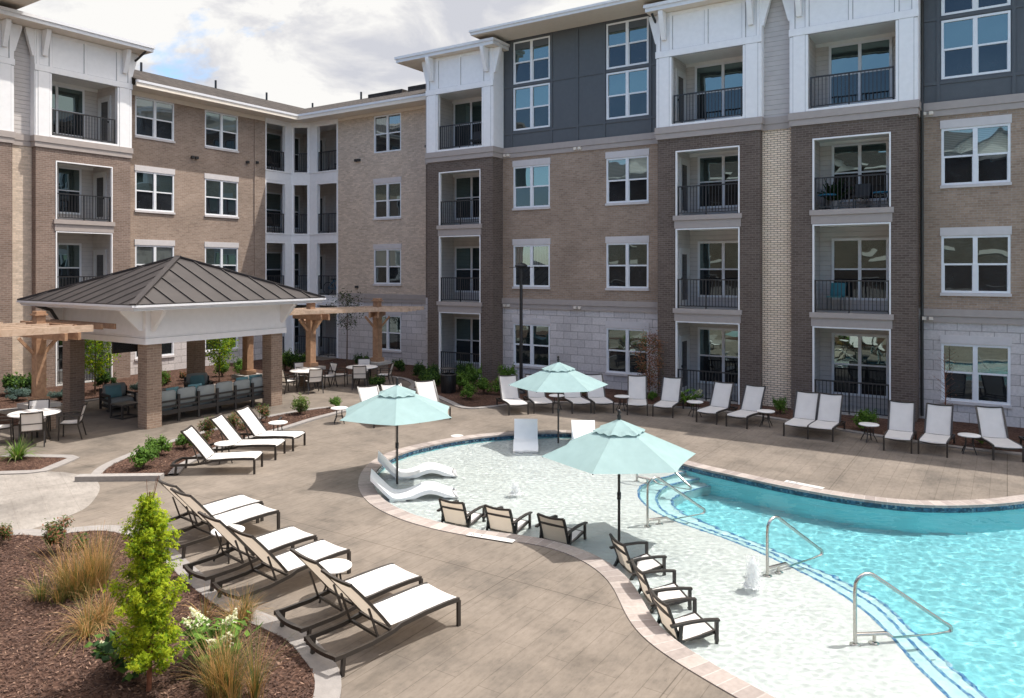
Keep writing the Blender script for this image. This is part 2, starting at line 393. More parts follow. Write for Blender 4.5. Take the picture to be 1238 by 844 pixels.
def watermat():
    m, nt, b = newmat('water')
    nt.nodes.remove(b)
    g = N(nt, 'ShaderNodeBsdfGlass'); g.inputs['IOR'].default_value = 1.33; g.inputs['Roughness'].default_value = 0.0
    g.inputs['Color'].default_value = (1, 1, 1, 1)
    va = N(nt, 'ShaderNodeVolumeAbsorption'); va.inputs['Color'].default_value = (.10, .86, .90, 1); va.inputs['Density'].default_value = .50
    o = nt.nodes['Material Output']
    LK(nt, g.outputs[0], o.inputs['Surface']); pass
watermat()
def spraymat():
    m, nt, b = newmat('water_spray')
    b.inputs['Base Color'].default_value = (.92, .94, .95, 1); b.inputs['Roughness'].default_value = .25
    tr = N(nt, 'ShaderNodeBsdfTransparent'); mx = N(nt, 'ShaderNodeMixShader'); mx.inputs[0].default_value = .55
    tl = N(nt, 'ShaderNodeBsdfTranslucent'); tl.inputs['Color'].default_value = (.95, .97, .98, 1)
    m2 = N(nt, 'ShaderNodeMixShader'); m2.inputs[0].default_value = .5
    LK(nt, b.outputs[0], m2.inputs[1]); LK(nt, tl.outputs[0], m2.inputs[2])
    LK(nt, tr.outputs[0], mx.inputs[1]); LK(nt, m2.outputs[0], mx.inputs[2]); LK(nt, mx.outputs[0], nt.nodes['Material Output'].inputs[0])
spraymat()
# ---------------------------------------------------------------- mesh builder
class MB:
    def __init__(s): s.v = []; s.f = []; s.mi = []; s.sm = []; s.uv = []
    def face(s, pts, m=0, smooth=False, uv=None):
        i = len(s.v); s.v.extend([tuple(p) for p in pts]); s.f.append(tuple(range(i, i + len(pts)))); s.mi.append(m); s.sm.append(smooth)
        s.uv.append(uv)
    def mesh(s, vs, fs, m=0, smooth=False):
        i = len(s.v); s.v.extend([tuple(p) for p in vs])
        for f in fs: s.f.append(tuple(i + k for k in f)); s.mi.append(m); s.sm.append(smooth); s.uv.append(None)
    def box(s, x0, y0, z0, x1, y1, z1, m=0):
        if x0 > x1: x0, x1 = x1, x0
        if y0 > y1: y0, y1 = y1, y0
        if z0 > z1: z0, z1 = z1, z0
        v = [(x0, y0, z0), (x1, y0, z0), (x1, y1, z0), (x0, y1, z0), (x0, y0, z1), (x1, y0, z1), (x1, y1, z1), (x0, y1, z1)]
        s.mesh(v, [(0, 3, 2, 1), (4, 5, 6, 7), (0, 1, 5, 4), (1, 2, 6, 5), (2, 3, 7, 6), (3, 0, 4, 7)], m)
    def bar(s, p, q, w, h, m=0, up=(0, 0, 1)):
        p = Vector(p); q = Vector(q); d = (q - p).normalized(); up = Vector(up)
        if abs(d.dot(up)) > .98: up = Vector((1, 0, 0))
        a = d.cross(up).normalized() * (w / 2); b = a.cross(d).normalized() * (h / 2)
        v = []
        for c in (p, q): v += [c - a - b, c + a - b, c + a + b, c - a + b]
        s.mesh(v, [(0, 1, 2, 3), (7, 6, 5, 4), (0, 4, 5, 1), (1, 5, 6, 2), (2, 6, 7, 3), (3, 7, 4, 0)], m)
    def strip(s, pts, w, h, m=0, up=(0, 0, 1)):
        """a rectangular bar swept along a polyline with mitred corners"""
        pts = [Vector(p) for p in pts]; up = Vector(up); n = len(pts); rings = []
        for i, c in enumerate(pts):
            d = (pts[min(i + 1, n - 1)] - pts[max(i - 1, 0)]).normalized()
            u = up if abs(d.dot(up)) < .98 else Vector((1, 0, 0))
            a = d.cross(u).normalized() * (w / 2); b = a.cross(d).normalized() * (h / 2)
            rings += [c - a - b, c + a - b, c + a + b, c - a + b]
        fs = [(0, 1, 2, 3), tuple(4 * (n - 1) + k for k in (3, 2, 1, 0))]
        for i in range(n - 1):
            for k in range(4):
                fs.append((4 * i + k, 4 * (i + 1) + k, 4 * (i + 1) + (k + 1) % 4, 4 * i + (k + 1) % 4))
        s.mesh(rings, fs, m)
    def tube(s, pts, r, seg=8, m=0, cap=True, r2=None):
        pts = [Vector(p) for p in pts]; n = len(pts); rings = []
        ref = None
        for i, c in enumerate(pts):
            d = (pts[min(i + 1, n - 1)] - pts[max(i - 1, 0)]).normalized()
            if ref is None: ref = Vector((0, 0, 1)) if abs(d.z) < .9 else Vector((1, 0, 0))
            a = d.cross(ref)
            if a.length < 1e-4: a = d.cross(Vector((0, 1, 0)))
            a.normalize(); b = a.cross(d).normalized(); ref = b
            rr = r if r2 is None else r + (r2 - r) * i / max(1, n - 1)
            for k in range(seg):
                t = 2 * math.pi * k / seg
                rings.append(c + a * (rr * math.cos(t)) + b * (rr * math.sin(t)))
        fs = []
        for i in range(n - 1):
            for k in range(seg): fs.append((i * seg + k, i * seg + (k + 1) % seg, (i + 1) * seg + (k + 1) % seg, (i + 1) * seg + k))
        s.mesh(rings, fs, m, True)
        if cap:
            s.mesh(rings[:seg], [tuple(range(seg))[::-1]], m); s.mesh(rings[-seg:], [tuple(range(seg))], m)
    def lathe(s, prof, seg=24, m=0, c=(0, 0, 0), smooth=True):
        v = []; fs = []
        for (r, z) in prof:
            for k in range(seg):
                t = 2 * math.pi * k / seg; v.append((c[0] + r * math.cos(t), c[1] + r * math.sin(t), c[2] + z))
        for i in range(len(prof) - 1):
            for k in range(seg): fs.append((i * seg + k, i * seg + (k + 1) % seg, (i + 1) * seg + (k + 1) % seg, (i + 1) * seg + k))
        s.mesh(v, fs, m, smooth)
    def prism(s, poly, z0, z1, m=0):
        n = len(poly)
        v = [(x, y, z0) for x, y in poly] + [(x, y, z1) for x, y in poly]
        fs = [tuple(range(n))[::-1], tuple(range(n, 2 * n))] + [(i, (i + 1) % n, n + (i + 1) % n, n + i) for i in range(n)]
        s.mesh(v, fs, m)
    def build(s, name, mats, parent=None, org=(0, 0, 0), smooth=False):
        me = bpy.data.meshes.new(name)
        o0, o1, o2 = org
        me.from_pydata([(x - o0, y - o1, z - o2) for x, y, z in s.v], [], s.f)
        if isinstance(mats, str): mats = [mats]
        for k in mats: me.materials.append(MATS[k])
        me.polygons.foreach_set('material_index', s.mi)
        me.polygons.foreach_set('use_smooth', [bool(a or smooth) for a in s.sm])
        uvl = me.uv_layers.new(name='UVMap')
        data = [0.0] * (2 * len(me.loops)); li = 0
        for fi, f in enumerate(s.f):
            cu = s.uv[fi]
            if cu:
                for k in range(len(f)): data[2 * li] = cu[k][0]; data[2 * li + 1] = cu[k][1]; li += 1
                continue
            p = [s.v[k] for k in f[:3]]
            ax, ay, az = (p[1][j] - p[0][j] for j in range(3)); bx, by, bz = (p[2][j] - p[0][j] for j in range(3))
            nx, ny, nz = abs(ay * bz - az * by), abs(az * bx - ax * bz), abs(ax * by - ay * bx)
            if nz >= nx and nz >= ny: i, j = 0, 1
            elif nx >= ny: i, j = 1, 2
            else: i, j = 0, 2
            for k in f: data[2 * li] = s.v[k][i]; data[2 * li + 1] = s.v[k][j]; li += 1
        uvl.data.foreach_set('uv', data)
        me.update()
        ob = bpy.data.objects.new(name, me); COL.objects.link(ob)
        if parent is not None: ob.parent = parent
        return ob

def split_build(mb, name, mats, parent, org):
    """one object per group of touching pieces"""
    n = len(mb.f); par = list(range(n))
    def find(a):
        while par[a] != a: par[a] = par[par[a]]; a = par[a]
        return a
    first = {}
    for i, f in enumerate(mb.f):
        for k in f:
            q = first.setdefault(k, i)
            if q != i: par[find(i)] = find(q)
    isl = {}
    for i in range(n): isl.setdefault(find(i), []).append(i)
    boxes = []
    for fs in isl.values():
        ps = [mb.v[k] for i in fs for k in mb.f[i]]
        boxes.append([[min(p[a] for p in ps) for a in range(3)], [max(p[a] for p in ps) for a in range(3)], fs])
    m = len(boxes); pr_ = list(range(m)); e = .03
    def fd(a):
        while pr_[a] != a: pr_[a] = pr_[pr_[a]]; a = pr_[a]
        return a
    for i in range(m):
        for j in range(i + 1, m):
            A, B = boxes[i], boxes[j]
            if all(A[0][k] <= B[1][k] + e and B[0][k] <= A[1][k] + e for k in range(3)): pr_[fd(i)] = fd(j)
    grp = {}
    for i in range(m): grp.setdefault(fd(i), []).extend(boxes[i][2])
    out = []
    for fs in grp.values():
        q = MB(); mp = {}
        for i in sorted(fs):
            g = []
            for k in mb.f[i]:
                if k not in mp: mp[k] = len(q.v); q.v.append(mb.v[k])
                g.append(mp[k])
            q.f.append(tuple(g)); q.mi.append(mb.mi[i]); q.sm.append(mb.sm[i]); q.uv.append(mb.uv[i])
        out.append(q.build(name, mats, parent, org))
    return out
def tag(o, label=None, cat=None, group=None, kind=None):
    if label: o['label'] = label
    if cat: o['category'] = cat
    if group: o['group'] = group
    if kind: o['kind'] = kind
    return o
def empty(name, loc=(0, 0, 0), rz=0.0):
    o = bpy.data.objects.new(name, None); COL.objects.link(o)
    o.location = loc; o.rotation_euler = (0, 0, rz); o.empty_display_size = .2
    return o
CHILDREN = {}
def copy_tree(o, parent=None):
    c = o.copy(); COL.objects.link(c)
    if parent is not None: c.parent = parent
    for ch in list(o.children): copy_tree(ch, c)
    return c
class Kind:
    """first call places the built thing itself, later calls place copies"""
    def __init__(s, root): s.root = root; s.used = False
    def put(s, loc, rz=0.0, label=None, group=None, scale=None):
        o = copy_tree(s.root) if s.used else s.root
        s.used = True
        o.location = loc; o.rotation_euler = (0, 0, rz)
        if scale: o.scale = (scale, scale, scale) if not isinstance(scale, tuple) else scale
        if label: o['label'] = label
        if group: o['group'] = group
        return o
def catmull(pts, n=8, closed=False):
    P = [Vector(p) for p in pts]; out = []; m = len(P)
    rng = range(m if closed else m - 1)
    for i in rng:
        if closed: a, b, c, d = P[(i - 1) % m], P[i], P[(i + 1) % m], P[(i + 2) % m]
        else: a, b, c, d = P[max(i - 1, 0)], P[i], P[i + 1], P[min(i + 2, m - 1)]
        for k in range(n):
            t = k / n
            out.append(.5 * ((2 * b) + (c - a) * t + (2 * a - 5 * b + 4 * c - d) * t * t + (3 * b - a - 3 * c + d) * t ** 3))
    if not closed: out.append(P[-1])
    return out
def resample(pts, step, closed=False):
    P = list(pts) + ([pts[0]] if closed else [])
    out = [P[0].copy()]; acc = 0
    for i in range(len(P) - 1):
        a, b = P[i], P[i + 1]; L = (b - a).length
        if L < 1e-9: continue
        t = step - acc
        while t <= L: out.append(a + (b - a) * (t / L)); t += step
        acc = (acc + L) % step
    if not closed: out.append(P[-1].copy())
    return out
def smooth_pts(P, it, closed=True):
    for _ in range(it):
        n = len(P); Q = []
        for i in range(n):
            if not closed and i in (0, n - 1): Q.append(P[i]); continue
            Q.append((P[(i - 1) % n] + P[i] * 2 + P[(i + 1) % n]) / 4)
        P = Q
    return P
def offset(pts, d, closed=False):
    n = len(pts); out = []
    for i in range(n):
        if closed: t = pts[(i + 1) % n] - pts[(i - 1) % n]
        else: t = pts[min(i + 1, n - 1)] - pts[max(i - 1, 0)]
        t.normalize(); out.append(pts[i] + Vector((-t.y, t.x)) * d)
    return out
def inside(x, y, poly):
    r = False; n = len(poly); j = n - 1
    for i in range(n):
        xi, yi = poly[i][0], poly[i][1]; xj, yj = poly[j][0], poly[j][1]
        if (yi > y) != (yj > y) and x < (xj - xi) * (y - yi) / (yj - yi) + xi: r = not r
        j = i
    return r
def fill(name, loops, z, mat, uvrot=0.0, parent=None):
    """flat sheet bounded by loops (outer first, holes after)"""
    bm = bmesh.new()
    for lp in loops:
        vs = [bm.verts.new((p[0], p[1], z)) for p in lp]
        for i in range(len(vs)): bm.edges.new((vs[i], vs[(i + 1) % len(vs)]))
    bmesh.ops.triangle_fill(bm, use_beauty=True, use_dissolve=False, edges=bm.edges[:], normal=(0, 0, 1))
    for f in bm.faces:
        if f.normal.z < 0: f.normal_flip()
    uvl = bm.loops.layers.uv.new('UVMap')
    for f in bm.faces:
        for l in f.loops: l[uvl].uv = (l.vert.co.x, l.vert.co.y)
    me = bpy.data.meshes.new(name); bm.to_mesh(me); bm.free()
    me.materials.append(MATS[mat])
    o = bpy.data.objects.new(name, me); COL.objects.link(o)
    if parent: o.parent = parent
    return o
def ribbon(name, a, b, z, mat, closed=False, z2=None):
    """band between two polylines of equal count; u runs along, v across"""
    mb = MB(); n = len(a); u = 0
    rng = n if closed else n - 1
    for i in range(rng):
        j = (i + 1) % n
        L = ((a[j] - a[i]).length + (b[j] - b[i]).length) / 2
        w0 = (b[i] - a[i]).length; w1 = (b[j] - a[j]).length
        mb.face([(a[i].x, a[i].y, z), (a[j].x, a[j].y, z), (b[j].x, b[j].y, z), (b[i].x, b[i].y, z)], 0, False, [(u, 0), (u + L, 0), (u + L, w1), (u, w0)])
        if z2 is not None:
            mb.face([(b[i].x, b[i].y, z), (b[j].x, b[j].y, z), (b[j].x, b[j].y, z2), (b[i].x, b[i].y, z2)], 0, False, [(u, 0), (u + L, 0), (u + L, z - z2), (u, z - z2)])
            mb.face([(a[i].x, a[i].y, z), (a[j].x, a[j].y, z), (a[j].x, a[j].y, z2), (a[i].x, a[i].y, z2)], 0, False, [(u, 0), (u + L, 0), (u + L, z - z2), (u, z - z2)])
        u += L
    return mb.build(name, mat)
V2 = lambda L: [Vector(p) for p in L]
# ---------------------------------------------------------------- pool outline, deck, water
OUT = [(0.28,18.25),(-0.31,17.52),(-1.03,16.92),(-1.67,16.56),(-2.67,16.43),(-3.81,16.53),(-4.81,16.76),(-6.08,17.08),(-7.69,17.9),(-8.97,18.55),
       (-9.7,18.78),(-10.42,18.55),(-11.1,18.05),(-11.6,17.5),(-12.1,16.8),(-12.46,16.0),(-12.72,14.95),(-12.75,13.9),(-12.35,12.75),(-11.5,11.6),
       (-10.55,10.82),(-9.65,10.42),(-8.74,10.24),(-7.77,10.25),(-7.1,10.42),(-6.47,10.56),(-5.88,10.52),(-5.38,10.32),(-4.96,10.04),(-4.65,9.72),
       (-4.4,9.38),(-4.14,9.03),(-3.86,8.71),(-3.45,8.42),(-2.92,8.16),(-2.37,7.93),(-1.4,7.55),(-0.2,6.9),(1.6,5.9),(4.2,5.2),(6.8,6.4),(8.4,9.5),(8.6,13.5),(7.0,17.5),(4.4,19.6),(2.2,19.75),(1.1,19.15)]
out_loop = smooth_pts(resample(catmull(V2(OUT), 10, True), .15, True), 6)
in_loop = offset(out_loop, .32, True)
if not inside(in_loop[0].x, in_loop[0].y, out_loop): in_loop = offset(out_loop, -.32, True)
in_loop = smooth_pts(in_loop, 4)
WATER_Z = -0.10

tag(fill('ground', [[(-300, -300), (300, -300), (300, 300), (-300, 300)], out_loop], -0.03, 'ground_concrete'), kind='structure')
tag(fill('deck', [[(-31.3, -4), (14, -4), (14, 26.2), (-31.3, 27.5)], out_loop], 0.0, 'deck'), kind='structure')
tag(ribbon('pool_coping', in_loop, out_loop, .014, 'coping', True, -.03), kind='structure')
mb = MB(); u = 0
nose = offset(in_loop, 0.0, True)
for i in range(len(in_loop)):
    j = (i + 1) % len(in_loop); a, b = in_loop[i], in_loop[j]; L = (b - a).length
    for z0, z1, m in ((-.032, -.20, 0), (-.20, -1.5, 1)):
        mb.face([(a.x, a.y, z0), (b.x, b.y, z0), (b.x, b.y, z1), (a.x, a.y, z1)], m, False, [(u, z0), (u + L, z0), (u + L, z1), (u, z1)])
    u += L
pw = mb.build('pool_wall', ['tile_blue', 'plaster_wall']); tag(pw, kind='structure')
inp = [(p.x, p.y) for p in in_loop]
ST0 = [(-4.6,17.6),(-5.88,17.2),(-6.15,16.86),(-6.38,16.19),(-6.58,15.33),(-6.45,14.74),(-6.12,14.17),(-5.54,13.64),(-4.88,13.32),(-4.22,13.10),(-3.64,12.83),(-3.12,12.55),(-2.53,12.17),(-2.15,11.88),(-1.71,11.45),(-1.29,10.87),(-0.92,10.2),(-0.69,9.84),(-0.2,9.1),(0.6,8.0),(1.8,6.4),(2.6,5.0)]
ST1 = [(-4.5,17.4),(-5.5,17.1),(-5.86,16.63),(-6.18,15.92),(-6.22,15.38),(-6.10,14.83),(-5.83,14.36),(-5.55,14.05),(-5.0,13.75),(-3.85,13.32),(-2.91,12.83),(-1.85,12.12),(-1.46,11.73),(-1.13,11.17),(-0.70,10.46),(-0.34,9.98),(0.2,9.2),(1.0,8.0),(2.1,6.5),(3.0,5.0)]
ST2 = [(-4.4,17.2),(-5.2,17.0),(-5.6,16.49),(-5.87,15.63),(-5.83,15.04),(-5.58,14.65),(-5.12,14.33),(-3.99,13.8),(-3.02,13.3),(-2.02,12.71),(-1.5,12.26),(-1.12,11.69),(-0.75,11.13),(-0.48,10.74),(-0.24,10.4),(0.5,9.3),(1.3,8.1),(2.4,6.6),(3.4,5.0)]
back = [(3.4, 2.5), (-15.5, 2.5), (-15.5, 20.5), (-4.2, 20.5)]
RECEIVERS = [pw]
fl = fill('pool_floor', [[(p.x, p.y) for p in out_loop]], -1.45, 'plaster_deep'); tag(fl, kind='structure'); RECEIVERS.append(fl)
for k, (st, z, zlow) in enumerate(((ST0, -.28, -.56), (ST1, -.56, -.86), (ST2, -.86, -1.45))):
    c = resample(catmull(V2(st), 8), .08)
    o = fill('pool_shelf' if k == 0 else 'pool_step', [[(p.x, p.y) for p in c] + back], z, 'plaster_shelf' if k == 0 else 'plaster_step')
    tag(o, kind='structure'); RECEIVERS.append(o)
    mb = MB(); u = 0; ci = offset(c, .05)
    if inside(ci[len(ci)//2].x, ci[len(ci)//2].y, [(p.x, p.y) for p in c] + back): pass
    else: ci = offset(c, -.05)
    for i in range(len(c) - 1):
        a, b, a2, b2 = c[i], c[i + 1], ci[i], ci[i + 1]; L = (b - a).length
        mb.face([(a.x, a.y, z + .004), (b.x, b.y, z + .004), (b2.x, b2.y, z + .004), (a2.x, a2.y, z + .004)], 0, False, [(u, 0), (u + L, 0), (u + L, .055), (u, .055)])
        mb.face([(a.x, a.y, z + .004), (b.x, b.y, z + .004), (b.x, b.y, z - .05), (a.x, a.y, z - .05)], 0, False, [(u, 0), (u + L, 0), (u + L, .055), (u, .055)])
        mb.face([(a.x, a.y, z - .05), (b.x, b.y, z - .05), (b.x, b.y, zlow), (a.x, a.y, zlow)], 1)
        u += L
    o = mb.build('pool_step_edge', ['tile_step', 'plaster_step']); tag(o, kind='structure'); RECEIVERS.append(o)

# water surface with real ripples
def water():
    st = .024; x0, x1, y0, y1 = -12.9, 5.2, 7.2, 19.4
    nx = int((x1 - x0) / st); ny = int((y1 - y0) / st)
    # rows of inside test on a coarse mask
    cs = .18; mask = {}
    outp = [(p.x, p.y) for p in out_loop[::2]]
    for a in range(int((x1 - x0) / cs) + 2):
        for b in range(int((y1 - y0) / cs) + 2):
            mask[a, b] = inside(x0 + (a + .5) * cs, y0 + (b + .5) * cs, outp)
    fn = noise.noise
    def H(x, y):
        ux = x * .82 + y * .57; uy = -x * .57 + y * .82
        return (.006 * fn(Vector((ux * 1.5, uy * 2.2, 0))) + .0050 * fn(Vector((ux * 4.2 + 3, uy * 6.0, 3))) + shal(x, y) * fn(Vector((ux * 10.0, uy * 13.0, 7))))
    st0 = [(p.x, p.y) for p in resample(catmull(V2(ST0), 8), .1)]
    dcache = {}
    def shal(x, y):
        # short ripples over the shallow shelf, fading out over the deep basin
        k = (int(x * 4), int(y * 4))
        if k not in dcache:
            cx, cy = (k[0] + .5) / 4, (k[1] + .5) / 4; d = min(math.hypot(cx - a, cy - b) for a, b in st0)
            dcache[k] = d if inside(cx, cy, st0 + back) else -d
        return .0017 + .0085 * max(0, min(1, dcache[k] / .8 + .35))
    idx = {}; vs = []; fs = []
    def vid(i, j):
        k = (i, j)
        if k not in idx:
            x = x0 + i * st; y = y0 + j * st
            idx[k] = len(vs); vs.append((x, y, WATER_Z + H(x, y)))
        return idx[k]
    for i in range(nx):
        a = int((i + .5) * st / cs)
        for j in range(ny):
            b = int((j + .5) * st / cs)
            if mask.get((a, b)) or mask.get((a - 1, b)) or mask.get((a + 1, b)) or mask.get((a, b - 1)) or mask.get((a, b + 1)):
                fs.append((vid(i, j), vid(i + 1, j), vid(i + 1, j + 1), vid(i, j + 1)))
    me = bpy.data.meshes.new('water'); me.from_pydata(vs, [], fs); me.materials.append(MATS['water'])
    me.polygons.foreach_set('use_smooth', [True] * len(fs)); me.update()
    o = bpy.data.objects.new('pool_water', me); COL.objects.link(o); tag(o, kind='structure')
    o.cycles.is_caustics_caster = True
water()

# ---------------------------------------------------------------- pale plaza, planting beds, kerbs
PLZ = catmull(V2([(-13.3,6.3),(-14.06,6.08),(-14.21,6.68),(-14.42,7.27),(-14.69,7.66),(-15.45,8.26),(-16.2,8.62),(-16.89,8.73)]), 6)
tag(fill('plaza_paving', [[(p.x, p.y) for p in PLZ[6:]] + [(-17.58,8.6),(-18.11,8.34),(-18.76,7.83),(-20.3,7.6),(-20.3,2),(-13.6,4.0)]], .004, 'plaza'), kind='structure')
bedC = catmull(V2([(-14.3,5.5),(-14.02,6.1),(-13.58,6.31),(-13.25,6.8),(-12.9,7.05),(-12.2,7.1),(-11.33,6.93),(-10.39,6.66),(-9.31,6.38),(-8.44,6.22),(-7.77,6.2),(-7.28,6.15),(-6.87,6.0),(-6.43,5.8),(-6.1,5.5),(-5.85,5.1),(-5.7,4.5)]), 6)
tag(fill('mulch_bed', [[(p.x, p.y) for p in bedC] + [(-5.7, 1.0), (-15.5, 1.0), (-15.5, 4.5)]], .02, 'mulch'), kind='structure')
bc = resample(bedC, .15)
bo = offset(bc, .28)
if inside(bo[len(bo)//2].x, bo[len(bo)//2].y, [(p.x, p.y) for p in bedC] + [(-5.7, 1.0), (-15.5, 1.0)]): bo = offset(bc, -.28)
tag(ribbon('kerb', bc, bo, .026, 'curb', False, -.02), kind='structure')
bB_up = catmull(V2([(-16.35,8.75),(-17.1,9.4),(-17.8,10.63),(-18.2,11.91),(-18.5,13.27),(-18.75,15.2),(-18.62,16.6),(-18.37,17.3)]), 6)
bB_lo = catmull(V2([(-17.75,17.3),(-17.68,16.69),(-17.55,15.66),(-17.28,14.53),(-17.0,13.04),(-16.6,11.58),(-15.9,10.3),(-15.35,9.7)]), 6)
tag(fill('mulch_bed', [[(p.x, p.y) for p in bB_up + bB_lo]], .03, 'mulch'), kind='structure')
for c in (bB_up, bB_lo):
    c = resample(c, .15)
    d = .22
    o2 = offset(c, d)
    if inside(o2[len(o2)//2].x, o2[len(o2)//2].y, [(p.x, p.y) for p in bB_up + bB_lo]): o2 = offset(c, -d)
    tag(ribbon('kerb', c, o2, .045, 'curb', False, -.02), kind='structure')
bA = V2([(-22.5,7.6),(-20.25,8.45),(-18.74,9.3),(-18.15,8.35),(-18.76,7.83),(-21.5,6.4)])
tag(fill('mulch_bed', [bA], .02, 'mulch'), kind='structure')
c = resample(bA[1:5], .2); tag(ribbon('kerb', c, offset(c, .26), .026, 'curb', False, -.02), kind='structure')
# beds along the walls
bD = catmull(V2([(-14.15,20.75),(-13.75,21.9),(-12.6,22.6),(-10.98,23.3),(-8.37,23.95),(-6.03,23.7),(-3.8,23.0),(-1.98,22.5),(-0.3,22.35),(2.5,22.6),(9,22.8)]), 6)
tag(fill('mulch_bed', [[(p.x, p.y) for p in bD] + [(9, 25.9), (-17.4, 25.9), (-17.4, 25.15), (-21.1, 25.15), (-21.1, 27.25), (-28.4, 27.25), (-28.4, 26.2), (-31.3, 26.2), (-31.3, 11.0), (-27.2, 11.0), (-26.6, 13), (-26.4, 17), (-25.6, 19.5), (-24.6, 21.6), (-23.2, 23.6), (-21.2, 23.9), (-19.6, 23.0), (-18.84, 21.94), (-17.18, 21.26), (-15.9, 20.5), (-14.75, 19.9)]], .02, 'mulch'), kind='structure')
c = resample(catmull(V2([(-18.9,22.0),(-17.18,21.26),(-15.9,20.5),(-14.75,19.88),(-14.2,20.6),(-13.8,21.85),(-12.6,22.55),(-10.98,23.25),(-8.37,23.9),(-6.03,23.65),(-3.8,22.95),(-1.98,22.45),(-0.3,22.3),(2.5,22.55),(9,22.75)]), 6), .2)
tag(ribbon('kerb', c, offset(c, -.22), .03, 'curb', False, -.02), kind='structure')
c = resample(catmull(V2([(-27.2,11.0),(-26.6,13),(-26.4,17),(-25.6,19.5),(-24.6,21.6),(-23.2,23.6),(-21.2,23.9),(-19.6,23.0),(-18.9,22.0)]), 6), .2)
tag(ribbon('kerb', c, offset(c, -.22), .03, 'curb', False, -.02), kind='structure')
# left bed between the plaza and the left wing
tag(fill('mulch_bed', [V2([(-31.3,4.5),(-25.2,4.5),(-24.2,8.2),(-23.9,10.7),(-25.6,11.0),(-31.3,11.0)])], .024, 'mulch'), kind='structure')

# loose wood chips on the bed in front
def chips(name, poly, n, z, smin, smax, seed):
    r = random.Random(seed); mb = MB()
    xs = [p[0] for p in poly]; ys = [p[1] for p in poly]
    k = 0
    while k < n:
        x = r.uniform(min(xs), max(xs)); y = r.uniform(min(ys), max(ys))
        if not inside(x, y, poly): continue
        k += 1
        L = r.uniform(smin, smax); w = L * r.uniform(.15, .4); a = r.uniform(0, 6.283); tl = r.uniform(-.5, .5); t2 = r.uniform(-.5, .5)
        d = Vector((math.cos(a), math.sin(a), tl * .7)) * (L / 2); e = Vector((-math.sin(a), math.cos(a), t2)) * (w / 2)
        c = Vector((x, y, z + r.uniform(0, .022) + abs(d.z)))
        q = r.random(); m = 0 if q < .45 else (1 if q < .91 else 2)
        mb.face([c - d, c + e * r.uniform(.6, 1), c + d, c - e], m)
    o = mb.build(name, ['chip_dark', 'chip_mid', 'chip_light']); tag(o, 'loose brown wood chip mulch over the front planting bed' if 'front' in name else None, None, None, 'stuff')
    return o
o = chips('mulch_front', [(p.x, p.y) for p in bedC] + [(-5.75, 3.2), (-9, 2.6), (-14.5, 4.2)], 42000, .02, .02, .07, 3); o.name = 'mulch'
o = chips('mulch', [(p.x, p.y) for p in bB_up + bB_lo], 3500, .03, .04, .09, 4)
tag(o, 'loose brown wood chips on the crescent bed by the loungers')
# ---------------------------------------------------------------- apartment building
class Fr:
    """wall frame: u along the wall, n out of the wall, z up"""
    def __init__(s, kind, base): s.k = kind; s.b = base
    def __call__(s, u, n, z):
        if s.k == 'r': return (u, s.b - n, z)
        if s.k == 'l': return (s.b + n, u, z)
        return (u, s.b + n, z)
def fbox(mb, fr, u0, u1, n0, n1, z0, z1, m=0):
    a = fr(u0, n0, z0); b = fr(u1, n1, z1); mb.box(*a, *b, m)
def fwall(mb, fr, u0, u1, z0, z1, ops=(), m=0, n=0.0, depth=.14, mrev=None):
    us = sorted({u0, u1, *[o[0] for o in ops], *[o[1] for o in ops]}); zs = sorted({z0, z1, *[o[2] for o in ops], *[o[3] for o in ops]})
    for i in range(len(us) - 1):
        for j in range(len(zs) - 1):
            cu = (us[i] + us[i + 1]) / 2; cz = (zs[j] + zs[j + 1]) / 2
            if any(o[0] < cu < o[1] and o[2] < cz < o[3] for o in ops): continue
            mb.face([fr(us[i], n, zs[j]), fr(us[i + 1], n, zs[j]), fr(us[i + 1], n, zs[j + 1]), fr(us[i], n, zs[j + 1])], m)
    mr = m if mrev is None else mrev
    for a, b, c, d in ops:
        for p, q in (((a, c), (a, d)), ((a, d), (b, d)), ((b, d), (b, c)), ((b, c), (a, c))):
            mb.face([fr(p[0], n, p[1]), fr(q[0], n, q[1]), fr(q[0], n - depth, q[1]), fr(p[0], n - depth, p[1])], mr)
wcount = [0]
